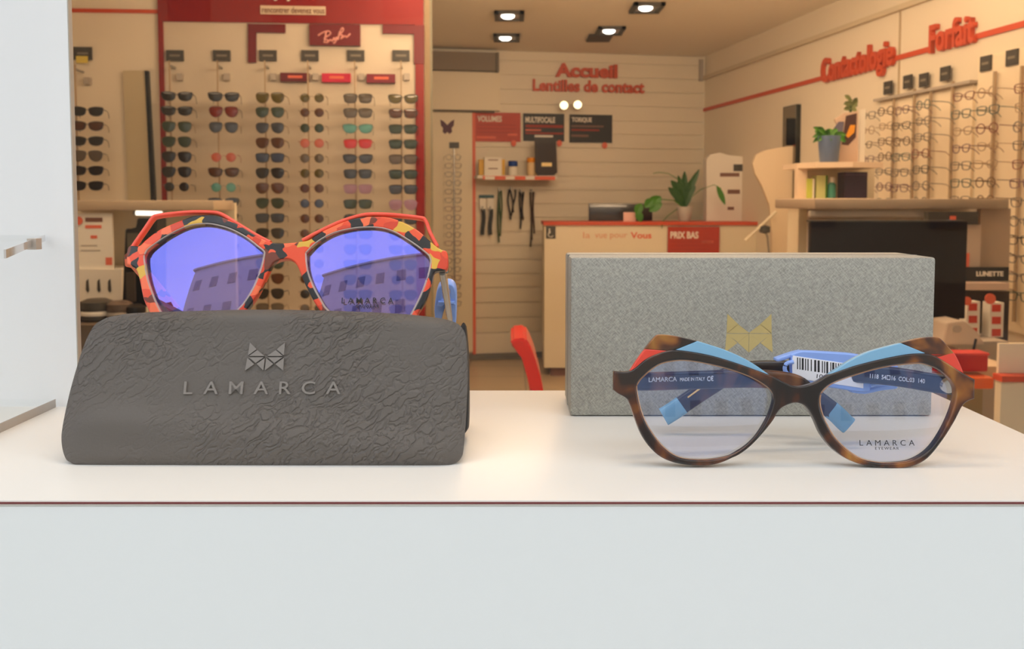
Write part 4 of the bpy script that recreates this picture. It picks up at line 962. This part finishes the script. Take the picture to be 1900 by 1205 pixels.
def rod(pl, px, y0, y1, ylab, lab_sign, lab_rod, w2=16, h2=10, grp='', sticker=False, n=.05):
    t = thing('rod_label', pl.w(*pl.uv(px, ylab+h2)), lab_sign, 'label plate', 'dark label plates above the racks' + grp)
    pbox('plate', pl, px-w2, ylab-h2, px+w2, ylab+h2, .01, .02, M_DGREY, t); pbox('lettering', pl.off(.02), px-w2*.6, ylab-2, px+w2*.6, ylab+2, 0, .001, M_TXT, t)
    if sticker: pbox('yellow_sticker', pl.off(.021), px-12, ylab+5, px+10, ylab+18, 0, .002, srgb('yellow_paper', (212, 190, 80), rough=.6), t)
    r = thing('display_rod', pl.w(*pl.uv(px+1, y1)), lab_rod, 'display rod', 'slim display rods' + grp)
    u = pl.uv(px+2, y0+20)[0]; za_ = pl.uv(px, y0)[1]; zb_ = pl.uv(px, y1)[1]
    box('rail', (u-.0035, zb_, n-.004), (u+.0035, za_, n+.004), M_RODM, r, plane=pl)
    box('bracket', (u-.004, za_-.03, 0), (u+.004, za_-.02, n), M_GREYMETAL, r, plane=pl)
    box('lock', (u+.012, za_-.09, .0), (u+.042, za_-.055, .03), M_GREYL, r, plane=pl)
    return u
for ci, (cx, kinds) in enumerate(cols):
    rod(SW, cx-4, 118, 600, 103, 'dark label plate above the %s rod on the red display panel' % ROD[ci], '%s display rod on the red panel, holding sunglasses' % ROD[ci], grp=' of the red panel', n=.10)
    for ri, k in enumerate(kinds):
        if not k: continue
        cn, kind = k.rsplit(' ', 1)
        fm = FR['gold'] if kind in ('aviator', 'round') and cn not in ('wine red', 'pink', 'black') else FR['black']
        if cn in ('pink', 'rose'): fm = FR['red']
        if cn in ('teal', 'lilac'): fm = FR[cn]
        if cn == 'wine red': fm = FR['brown']
        p = SG.w(*SG.uv(cx, ROWS[ri]+(cx-500)*.012), 0)
        place(SUN, kind, p, r4+random.uniform(-.05, .05)+(.10 if ci < 2 else 0), fm, LC[cn], '%s %s sunglasses, %s down the %s rod of the red panel' % (cn, kind, ORD[ri], ROD[ci]), 'sunglasses on the %s rod of the red panel' % ROD[ci])
# pale section beside the red panel
rod(SW, 153, 125, 372, 99, 'dark label plate with a yellow sticker beside the white board', 'display rod of six black sunglasses beside the white board', w2=17, h2=12, grp=' beside the red panel', sticker=True, n=.10)
SGL = SW.off(.15)
for ri, (y, cn, kd) in enumerate([(207, 'black', 'wayfarer'), (234, 'brown', 'wayfarer'), (262, 'black', 'wayfarer'), (289, 'grey', 'aviator'), (317, 'black', 'wayfarer'), (345, 'black', 'wayfarer')]):
    place(SUN, kd, SGL.w(*SGL.uv(162, y)), r4+.12, FR['black'], LC[cn], '%s %s sunglasses, %s on the rod beside the white board' % (cn, kd, ORD[ri]), 'sunglasses on the rod beside the white board')
t = thing('orange_wall_stripe', SW.w(*SW.uv(210, 22)), 'thin orange stripe above the first rack, beside the red panel', 'wall band')
pbox('stripe', SW, 60, 16, 299, 23, 0, .01, M_ORANGE, t)
mm = thing('tilted_mirror', SW.w(*SW.uv(255, 372)), 'narrow wall mirror with a black edge beside the first sunglasses rack', 'mirror')
poly('glass', SW, [(228, 131), (268, 131), (280, 385), (238, 385)], .0, .02, mat('amber_mirror', (.62, .54, .36), rough=.35, metal=.5), mm); poly('black_edge', SW, [(268, 131), (274, 131), (288, 385), (280, 385)], 0, .03, M_BLACK, mm)
# ---- low display unit in front of the pale section
du = thing('display_unit', (P(260, 600, 3.5).x, 3.6, 0), 'low cream display unit with a long top ledge behind the orange glasses', 'display unit')
D5 = FP(3.5)
a = P(90, 372, 3.5); b = P(397, 391, 3.5)
box('ledge', (a.x, 3.5, b.z), (b.x, 3.75, a.z), srgb('greige_laminate', (176, 158, 134), rough=.45), du, bev=.006)
box('rear_panel', (a.x, 3.76, .0), (b.x-.0, 3.79, a.z-.01), M_CREAM, du); 
cz2 = P(200, 500, 3.5).z
box('cabinet', (a.x, 3.5, 0), (P(226, 500, 3.5).x, 3.75, cz2), M_CARD, du)
for x in (162, 183, 203): poly('notch', D5, [(x-2.5, 522), (x+1, 518), (x+3, 540), (x, 543), (x-3, 538)], 0, .004, M_DGREY, du)
lp = thing('strip_lamp', P(275, 397, 3.45), 'short glowing tube lamp under the cream ledge', 'lamp')
tube('tube', [P(252, 395.5, 3.53), P(300, 396.5, 3.53)], .010, mat('tube_glow', (1, .95, .85), emit=(1, .9, .75), es=1.6), lp, seg=10); tube('end_cap', [P(249, 395.5, 3.53), P(253, 395.5, 3.53)], .0125, M_GREYMETAL, lp, seg=10)
poster('info_board', FP(3.52), 134, 396, 209, 500, M_CARD, 'pale notice board with an orange dot standing under the ledge', None, [(158, 404, 190, 412, M_BROWNP), (158, 418, 188, 424, M_CORALP), (168, 437, 180, 443, M_CORALP), (150, 455, 180, 457, M_GREYL), (150, 464, 186, 466, M_GREYL), (196, 478, 208, 492, M_CORALP)], n0=-.01, n1=0)
o = tag(poly('round_sticker', FP(3.5185), [(145+8*math.cos(a*math.pi/8), 410+8*math.sin(a*math.pi/8)) for a in range(16)], 0, .003, M_CORALP), 'round orange sticker on the pale notice board', 'sticker')
t = thing('card_reader', P(255, 560, 3.3), 'black stepped device standing behind the orange glasses', 'device')
poly('body', FP(3.3), [(226, 570), (232, 425), (254, 424), (254, 405), (290, 405), (290, 570)], -.10, 0, M_BLACK, t, bev=.004); pbox('screen', FP(3.3), 236, 433, 262, 470, 0, .004, srgb('grey_screen', (84, 78, 66), rough=.3), t)
pbox('keypad', FP(3.3), 234, 506, 250, 560, 0, .012, srgb('smoky_plastic', (70, 62, 54), rough=.3), t)
DS = thing('dark_counter', (P(260, 640, 3.0).x, 3.15, 0), 'dark low counter behind the charcoal case', 'counter')
box('body', (P(60, 600, 3.0).x, 3.0, 0), (P(296, 600, 3.0).x, 3.35, P(200, 600, 3.05).z), srgb('taupe_brown_counter', (92, 80, 66), rough=.5), DS)
topz = P(200, 600, 3.05).z
for i, (x, wd, hh, m, cp, lab) in enumerate([(152, .035, .055, M_BLACK, M_CARD, 'squat black jar with a white band behind the white board edge'), (180, .055, .07, M_DGREY, M_CARD, 'dark round tin with a pale band, between the black jar and grey tin'), (222, .045, .062, srgb('brown_grey_tin', (90, 76, 66), rough=.4), M_GREYL, 'brown-grey tin beside the black stepped device'), (252, .034, .05, M_BLACK, M_GREYL, 'small black pot with a grey rim, last in the row of jars')]):
    c = Vector((P(x, 580, 3.12).x, 3.12, topz)); t = thing('jar', c, lab, 'jar', 'jars on the dark counter')
    lathe('pot', [(wd*.9, 0), (wd, .006), (wd, hh*.6), (wd*.97, hh*.62)], c, m, t); lathe('lid', [(wd*1.02, hh*.62+.0004), (wd*1.02, hh), (wd*.6, hh+.01)], c, m, t); lathe('band', [(wd*1.005, hh*.3), (wd*1.02, hh*.33), (wd*1.02, hh*.5), (wd*1.005, hh*.53)], c, cp, t)

# ---- spectacle racks on the right wall
M_RACK = srgb('bright_rack_board', (240, 224, 196), rough=.5)
rk = thing('spectacle_board', RW.w(*RW.uv(1700, 370)), 'pale backing board behind the four shorter spectacle racks', 'display panel')
box('board', (ru(1640)+.0, .75, .0), (ru(1812), 1.93, .015), M_RACK, rk, plane=RW)
box('rail', (ru(1640)-.02, 1.93, .0), (ru(1812)+.02, 1.945, .05), M_GREYL, rk, plane=RW)
rk = thing('spectacle_board', RW.w(*RW.uv(1870, 400)), 'pale backing board behind the two taller spectacle racks', 'display panel')
box('board', (ru(1822), .75, .0), (ru(1900)+1.2, 2.05, .02), M_RACK, rk, plane=RW)
rng = random.Random(5)
EC = [srgb('eyeglass_'+n, c, rough=.35) for n, c in (('black', (46, 40, 36)), ('brown', (92, 66, 44)), ('grey', (104, 96, 90)), ('plum', (104, 72, 84)), ('wine', (110, 52, 44)), ('teal', (66, 86, 84)), ('pale', (160, 136, 110)))]
EN = ['black', 'brown', 'grey', 'plum', 'wine red', 'teal', 'pale']
rackn = ['first', 'second', 'third', 'fourth', 'fifth', 'sixth', 'seventh', 'eighth']
racks = [(1655, 163, 9), (1692, 152, 9), (1722, 149, 10), (1762, 137, 11), (1838, 118, 15), (1887, 107, 15), (1960, 95, 14)]
rots = math.pi/2 - r10
for ri_, (lx, ly, nrow) in enumerate(racks):
    u, zz = RW.uv(lx, ly)
    nm = rackn[ri_]; 
    if lx < 1900:
        t = thing('rod_label', RW.w(u, zz), 'dark square label plate above the %s spectacle rack on the side wall' % nm, 'label plate', 'dark label plates on the side wall')
        box('plate', (u-.036, zz-.036, .02), (u+.036, zz+.036, .03), M_DGREY, t, plane=RW); box('lettering', (u-.022, zz-.006, .03), (u+.022, zz+.006, .031), M_TXT, t, plane=RW)
        t = thing('display_rod', RW.w(u, .8), '%s slim rod of spectacles on the side wall, counted from the mirror' % nm, 'display rod', 'slim rods on the side wall')
        box('rail', (u+.07, .80, .03), (u+.082, zz-.05, .042), M_RODM, t, plane=RW)
    z0 = zz-.165
    for k in range(nrow):
        zk = z0-k*.082
        if zk < .9: break
        ci = rng.choice([0, 0, 1, 1, 2, 3, 4, 5, 6, 2]); kd = rng.choice(['round', 'square', 'wayfarer'])
        pnt = RW.w(u+.03+rng.uniform(-.01, .01), zk, .17)
        place(EYE_, kd, pnt, rots*-1+rng.uniform(-.12, .12), EC[ci], EC[ci], '%s %s eyeglasses, %s down the %s rack of the side wall' % (EN[ci], {'round': 'round', 'square': 'square', 'wayfarer': 'wide'}[kd], ORD[k], nm), 'eyeglasses on the %s rack of the side wall' % nm)
# small rack on the butterfly panel
t = thing('rod_label', BW.w(*BW.uv(842, 274)), 'small dark label plate under the butterfly', 'label plate')
pbox('plate', BW.off(.03), 834, 264, 852, 275, 0, .012, M_DGREY, t)
t = thing('display_rod', BW.w(*BW.uv(842, 640)), 'slim rod of small spectacles on the butterfly panel', 'display rod')
box('rail', (BW.uv(842, 400)[0]-.005, .3, .034), (BW.uv(842, 400)[0]+.005, BW.uv(842, 276)[1], .044), M_GREYMETAL, t, plane=BW)
for k in range(18):
    y = 292+k*16; ci = rng.choice([3, 4, 1, 2]); kd = rng.choice(['round', 'square'])
    pl_b = BW.off(.18)
    place(EYE_, kd, pl_b.w(*pl_b.uv(841, y)), r10, EC[ci], EC[ci], '%s %s eyeglasses, %s down the butterfly panel' % (EN[ci], kd, ORD[k]), 'eyeglasses on the butterfly panel')

# ---- stand with plant pictures, left of the grey desk
GD = 3.3
gd = thing('grey_desk', (P(1690, 640, GD).x, GD+.2, 0), 'large grey desk unit with a thick top behind the grey box', 'desk')
a = P(1512, 369, GD); b = P(1872, 388, GD)
box('worktop', (a.x, GD, b.z), (b.x, GD+.5, a.z), srgb('taupe_grey_laminate', (150, 134, 116), rough=.5), gd, bev=.004)
box('rear_panel', (P(1500, 500, GD+.35).x, GD+.35, .3), (P(1872, 500, GD+.35).x, GD+.38, b.z), M_GREYL, gd)
pp = FP(GD+.02)
def vbox(nm, x0, y0, x1, y1, d0, d1, m, par, bev=0):
    a_ = P(x0, y0, d0); b_ = P(x1, y1, d0); return box(nm, (a_.x, d0, b_.z), (b_.x, d1, a_.z), m, par, bev)
vbox('side_board', 1820, 388, 1872, 505, GD+.03, GD+.06, srgb('warm_grey_board', (168, 146, 124), rough=.6), gd)
vbox('upper_rail', 1503, 392, 1712, 402, GD+.02, GD+.04, M_GREYL, gd)
t = thing('slip_tray', P(1760, 395, GD), 'dark rimmed tray with small coloured slips above the black monitor', 'tray')
vbox('frame', 1722, 393, 1815, 417, GD-.02, GD+.01, M_DGREY, t); vbox('slip', 1763, 401, 1774, 408, GD-.024, GD-.021, M_CORALP, t); vbox('slip', 1758, 408, 1766, 418, GD-.024, GD-.021, srgb('blue_slip', (70, 110, 150), rough=.5), t)
t = thing('notice', P(1800, 430, GD), 'pale upright notice beside the black monitor', 'notice')
vbox('card', 1792, 417, 1818, 508, GD-.01, GD-.005, srgb('pale_taupe_card', (184, 164, 146), rough=.6), t); vbox('orange_mark', 1790, 470, 1798, 500, GD-.013, GD-.0102, M_CORALP, t)
t = thing('black_monitor', P(1650, 600, 2.9), 'large black screen standing on the desk behind the grey box', 'monitor')
vbox('screen', 1505, 411, 1791, 592, 2.9, 2.93, srgb('black_screen', (20, 8, 7), rough=.5, spec=.3), t, bev=.004); vbox('edge_frame', 1503, 409, 1793, 412, 2.897, 2.935, M_DGREY, t)
vbox('foot', 1620, 592, 1690, 640, 2.91, 2.925, M_BLACK, t)
poster('poster', FP(GD-.03), 1792, 496, 1872, 522, M_BLKP, 'black strip sign with pale letters over the white cartons', ('LUNETTE', 1812, 504, 1862, 513), [], n0=-.01, n1=0)
o = tag(vbox('cream_shelf', 1790, 526, 1872, 538, GD-.10, GD+.05, srgb('pinkish_shelf', (196, 172, 156), rough=.4), None), 'pale shelf edge between the strip sign and the white cartons', 'shelf')
bk = thing('carton_rack', P(1830, 635, GD), 'dark rack holding white cartons with red print', 'rack')
vbox('rear_board', 1738, 541, 1870, 640, GD-.02, GD+.02, srgb('dark_brown_board', (52, 42, 36), rough=.5), bk)
vbox('rack_floor', 1700, 634, 1872, 640, GD-.25, GD-.02, M_GREYL, bk)
M_REDPRINT = srgb('red_print', (190, 66, 48), rough=.6)
for x0, x1, y0, y1, lab in ((1740, 1768, 583, 634, 'shortest white carton with red print, beside the grey box corner'), (1792, 1819, 560, 628, 'white carton with red print, middle of the three in the dark rack'), (1835, 1863, 562, 630, 'white carton with red print at the outer end of the dark rack')):
    t = thing('red_printed_carton', P((x0+x1)/2, y1, GD-.16), lab, 'carton', 'white cartons with red print'); aa = GD-.16
    b_ = P(x0, y1, aa); a_ = P(x1, y0, aa); zb0 = P(1800, 634, GD-.25).z+.001
    box('box', (b_.x, aa, zb0), (a_.x, aa+.05, a_.z), M_CARD, t)
    h3 = (y1-y0)/3
    for k in range(3):
        if y0+h3*(k+.8) < y1: vbox('print', x0+6, y0+h3*(k+.15), x1-6, y0+h3*(k+.75), aa-.002, aa-.0002, M_REDPRINT, t)
for x, y, r, lab in ((1795, 559, 8, 'round orange disc over the middle carton'), (1838, 555, 10, 'round orange disc over the outer carton')):
    o = tag(poly('round_sign', FP(GD-.19), [(x+r*math.cos(a*math.pi/8), y+r*math.sin(a*math.pi/8)) for a in range(16)], -.004, 0, M_CORALP), lab, 'sign')
t = thing('white_dispenser', P(1790, 640, 2.75), 'pale sloped dispenser with a grey round dial in front of the cartons', 'dispenser')
poly('housing', FP(2.75), [(1750, 640), (1757, 600), (1790, 596), (1815, 618), (1828, 640)], -.12, 0, srgb('pale_taupe_plastic', (196, 180, 164), rough=.4), t, bev=.003)
poly('dial', FP(2.748), [(1776+9*math.cos(a*math.pi/8), 611+7*math.sin(a*math.pi/8)) for a in range(16)], -.002, .002, M_GREYL, t)
tt = thing('small_counter', (P(1800, 700, 2.6).x, 2.7, 0), 'pale small counter carrying red and orange trays', 'counter')
tz_ = P(1800, 648, 2.8).z
box('worktop', (P(1700, 650, 2.55).x, 2.5, tz_-.03), (P(1862, 650, 2.55).x, 2.9, tz_), srgb('peach_laminate', (206, 180, 152), rough=.45), tt); 
box('body', (P(1700, 650, 2.55).x+.01, 2.62, 0), (P(1850, 650, 2.55).x, 2.88, tz_-.03), srgb('olive_grey_body', (150, 140, 112), rough=.5), tt)
t = thing('red_tray', P(1800, 690, 2.45), 'bright red tray hooked on the small counter behind the tortoiseshell glasses', 'tray')
vbox('bin', 1735, 658, 1834, 691, 2.42, 2.47, srgb('bright_red_plastic', (176, 8, 10), rough=.35), t, bev=.006); vbox('lip', 1733, 656, 1836, 660, 2.415, 2.475, srgb('pink_red_plastic', (200, 60, 56), rough=.35), t)
t = thing('orange_tray', P(1810, 712, 2.4), 'orange tray below the red tray on the small counter', 'tray')
vbox('bin', 1740, 701, 1845, 723, 2.38, 2.46, srgb('orange_plastic', (214, 96, 36), rough=.4), t, bev=.006)
t = tag(tube('pen', [P(1806, 652, 2.6), P(1811, 629, 2.6)], .004, M_BLACK), 'dark pen standing upright behind the red tray', 'pen')
cc2 = thing('side_cabinet', (P(1885, 760, 2.3).x, 2.3, 0), 'cream cabinet with an orange top under the spectacle racks', 'cabinet')
a = P(1858, 700, 2.3); box('body', (a.x, 2.3, 0), (a.x+.5, 2.33, a.z-.012), M_CREAM, cc2); box('top', (a.x-.004, 2.29, a.z-.012), (a.x+.51, 2.335, a.z+.004), M_ORANGE, cc2); box('upstand', (a.x+.012, 2.336, a.z-.1), (a.x+.5, 2.346, a.z+.085), M_RACK, cc2)

# ---- picture stand on the rounded shelf unit
SD = 3.9
su = thing('corner_shelf_unit', (P(1550, 420, SD).x, SD+.1, 0), 'pale shelf unit with a rounded upper shelf beside the wall mirror', 'shelf unit')
M_PALE = srgb('pale_pink_laminate', (222, 200, 174), rough=.5)
poly('upper_shelf', Plane((0, 0, P(1550, 308, SD).z), (1, 0, 0), (0, 1, 0)), [(P(1478, 300, SD).x, SD-.02), (P(1500, 300, SD).x, SD-.10), (P(1560, 300, SD).x, SD-.14), (P(1622, 300, SD).x, SD-.10), (P(1622, 300, SD).x, SD+.2), (P(1478, 300, SD).x, SD+.2)], -.012, .012, M_PALE, su, px=False)
vbox('post', 1480, 306, 1494, 470, SD-.02, SD+.02, M_PALE, su); vbox('rear_board', 1494, 306, 1622, 372, SD+.17, SD+.19, M_CREAM, su)
vbox('lower_shelf', 1480, 368, 1622, 378, SD-.1, SD+.19, M_PALE, su); vbox('end_board', 1482, 378, 1498, 800, SD-.05, SD+.1, M_CREAM, su)
su2 = P(1550, 308, SD).z+.012; sl2 = P(1550, 368, SD).z
t = thing('blue_pot_plant', Vector((P(1535, 300, SD).x, SD-.02, su2)), 'blue bucket pot with small green leaves on the rounded shelf', 'plant')
c = Vector((P(1535, 300, SD).x, SD-.02, su2)); lathe('pot', [(.036, 0), (.040, .004), (.050, .12), (.046, .12), (.038, .01)], c, srgb('slate_blue_pot', (86, 104, 136), rough=.5), t)
bm = bmesh.new(); rr = random.Random(9)
for k in range(26):
    a = rr.uniform(0, 6.28); b0 = c+Vector((.02*math.cos(a), .02*math.sin(a), .115)); leaf(bm, b0, b0+Vector((.055*math.cos(a), .03*math.sin(a), rr.uniform(-.03, .05))), .022, .01)
finish('foliage', bm, M_LEAF, t)
t = thing('picture_stand', Vector((P(1585, 300, SD).x, SD+.03, su2)), 'printed picture card with orange and dark pattern on the rounded shelf', 'picture')
pl = FP(SD+.03); poly('card', pl, [(1555, 301), (1560, 245), (1548, 222), (1566, 210), (1592, 206), (1592, 300)], -.01, 0, srgb('muted_mauve_card', (196, 170, 150), rough=.6), t)
poly('dark_figure', pl, [(1562, 268), (1570, 215), (1590, 210), (1588, 255), (1574, 270)], 0, .002, srgb('dark_brown_print', (64, 36, 28), rough=.6), t); poly('orange_figure', pl, [(1570, 252), (1578, 232), (1587, 232), (1585, 246), (1574, 256)], .002, .004, srgb('amber_print', (212, 142, 30), rough=.6), t)
poly('blue_figure', pl, [(1546, 240), (1556, 226), (1566, 226), (1562, 262), (1550, 262)], 0, .003, srgb('dusk_blue_print', (92, 88, 108), rough=.6), t)
t = thing('leafy_bottle', Vector((P(1580, 205, SD+.1).x, SD+.1, su2)), 'dull green leafy sprig rising over the picture card', 'plant')
tube('stem', [P(1580, 300, SD+.1), P(1578, 190, SD+.1)], .006, M_LEAFD, t); bm = bmesh.new()
for k in range(22):
    b0 = P(1578+rr.uniform(-6, 6), 205-rr.uniform(0, 18), SD+.1); leaf(bm, b0, b0+Vector((rr.uniform(-.035, .035), rr.uniform(-.02, .02), rr.uniform(-.01, .05))), .02, .004)
finish('foliage', bm, srgb('sage_leaf', (112, 118, 70), rough=.6), t)
t = tag(vbox('white_upright', 1597, 203, 1604, 303, SD+.05, SD+.07, M_CARD, None), 'slim white upright bar at the end of the rounded shelf', 'post')
for x0, x1, y0, m, m2, lab in ((1493, 1507, 332, srgb('lime_card', (186, 196, 84), rough=.5), M_CARD, 'slim lime and white carton under the rounded shelf'), (1510, 1531, 326, srgb('pale_lime_card', (200, 206, 140), rough=.5), M_LEAF, 'wider pale lime carton with a green side under the rounded shelf')):
    t = thing('lime_carton', Vector((P((x0+x1)/2, 368, SD).x, SD, sl2)), lab, 'carton'); b_ = P(x0, 368, SD); a_ = P(x1, y0, SD)
    box('front', (b_.x, SD-.03, sl2), (a_.x-.008, SD+.03, a_.z), m, t); box('side', (a_.x-.008, SD-.03, sl2), (a_.x, SD+.03, a_.z), m2, t)
c = Vector((P(1540, 360, SD).x, SD-.02, sl2)); t = thing('teal_bottle', c, 'small teal bottle with white cap between the cartons', 'bottle'); lathe('flask', [(.016, 0), (.018, .005), (.018, .06), (.010, .07)], c, srgb('teal_glass', (70, 140, 124), rough=.2), t); lathe('cap', [(.010, .0705), (.012, .074), (.012, .092), (.008, .094)], c, M_CARD, t)
t = thing('purple_carton', Vector((P(1582, 365, SD).x, SD, sl2)), 'dark purple carton under the rounded shelf', 'carton'); b_ = P(1561, 368, SD); a_ = P(1603, 320, SD)
box('box', (b_.x, SD-.04, sl2), (a_.x, SD+.05, a_.z), srgb('dark_purple_card', (50, 32, 56), rough=.5), t); box('lid_line', (b_.x-.0005, SD-.041, a_.z-.014), (a_.x+.0005, SD+.051, a_.z-.010), srgb('plum_card', (84, 58, 82), rough=.5), t)

# ---------------------------------------------------------------- shopfront and street
def glass_mat():
    m = bpy.data.materials.new('window_glass'); m.use_nodes = True; n, l = nodes(m); n.clear()
    o = n.new('ShaderNodeOutputMaterial'); mx = n.new('ShaderNodeMixShader'); tr = n.new('ShaderNodeBsdfTransparent'); gl = n.new('ShaderNodeBsdfGlossy'); fr = n.new('ShaderNodeLayerWeight')
    gl.inputs['Roughness'].default_value = 0; pw = n.new('ShaderNodeMath'); pw.operation = 'POWER'; pw.inputs[1].default_value = 5; ml = n.new('ShaderNodeMath'); ml.operation = 'MULTIPLY_ADD'; ml.inputs[1].default_value = .6; ml.inputs[2].default_value = .012
    l.new(fr.outputs['Facing'], pw.inputs[0]); l.new(pw.outputs[0], ml.inputs[0]); l.new(ml.outputs[0], mx.inputs[0]); l.new(tr.outputs[0], mx.inputs[1]); l.new(gl.outputs[0], mx.inputs[2]); l.new(mx.outputs[0], o.inputs['Surface']); return m
WX0, WX1, WZ0, WZ1 = -1.7, 1.9, .45, 2.5
st_(box('window_1', (WX0, .150, WZ0), (WX1, .156, WZ1), glass_mat()))
M_FACADE = srgb('grey_render', (150, 146, 140), rough=.8)
bm = bmesh.new()
for x0, x1, z0, z1 in ((-8, WX0, 0, 4.2), (WX1, 8, 0, 4.2), (WX0, WX1, 0, WZ0), (WX0, WX1, WZ1, 4.2)): bm_box(bm, x0, .12, z0, x1, .18, z1)
st_(finish('wall_front', bm, M_FACADE))
st_(box('pavement', (-30, -9, -.12), (30, .12, -.05), srgb('pale_pavement', (150, 148, 144), rough=.8)))
st_(box('road', (-60, -60, -.2), (60, -9, -.14), srgb('grey_asphalt', (84, 84, 86), rough=.9)))
def house(name, label, cx, cy_, wd, dp, hh, rot, wallc, roofc, nx, nz, roof=1.8, chim=()):
    t = thing(name, (0, 0, 0), label, 'building'); t.location = (cx, cy_, -.14); t.rotation_euler = (0, 0, rot)
    def add(nm, bm, m, par):
        me = bpy.data.meshes.new(nm); bmesh.ops.recalc_face_normals(bm, faces=bm.faces); bm.to_mesh(me); bm.free(); me.materials.append(m); o = bpy.data.objects.new(nm, me); COL.objects.link(o); o.parent = par; return o
    bm = bmesh.new(); bm_box(bm, -wd/2, -dp, 0, wd/2, 0, hh); add('wall', bm, wallc, t)
    bm = bmesh.new(); bm_box(bm, -wd/2-.3, -dp, hh, wd/2+.3, .35, hh+.3); add('cornice', bm, wallc, t)
    bm = bmesh.new(); v = [bm.verts.new(p) for p in ((-wd/2, 0, hh+.3), (wd/2, 0, hh+.3), (wd/2, -dp, hh+.3), (-wd/2, -dp, hh+.3), (-wd/2+1, -dp/2, hh+.3+roof), (wd/2-1, -dp/2, hh+.3+roof))]
    for f in ((0, 1, 5, 4), (2, 3, 4, 5), (0, 4, 3), (1, 2, 5), (0, 3, 2, 1)): bm.faces.new([v[i] for i in f])
    add('roof', bm, roofc, t)
    for i in range(nx):
        for k in range(nz):
            x = -wd/2+(i+.5)*wd/nx; z0 = 1.0+k*(hh-.4)/nz
            bm = bmesh.new(); bm_box(bm, x-.55, -.02, z0, x+.55, .06, z0+1.7); add('window', bm, srgb('street_window', (104, 104, 112), rough=.3), t)
    for x in chim:
        bm = bmesh.new(); bm_box(bm, x-.3, -dp/2-.4, hh, x+.3, -dp/2+.4, hh+roof+1.5); add('chimney', bm, roofc, t)
M_H1 = srgb('cream_render', (206, 190, 164), rough=.8); M_H2 = srgb('grey_stone', (150, 140, 122), rough=.8); M_RF = srgb('dark_slate', (58, 54, 56), rough=.7)
house('street_building', 'long cream building across the street mirrored in the violet lenses', 3, -17, 30, 9, 18.2, math.radians(16), M_H1, M_RF, 11, 4, chim=(-9, 2, 11))
house('street_building', 'low grey house with a hipped roof mirrored at the edge of the violet lens', -22, -20, 14, 9, 11, math.radians(10), M_H2, M_RF, 5, 2, roof=3, chim=(2,))
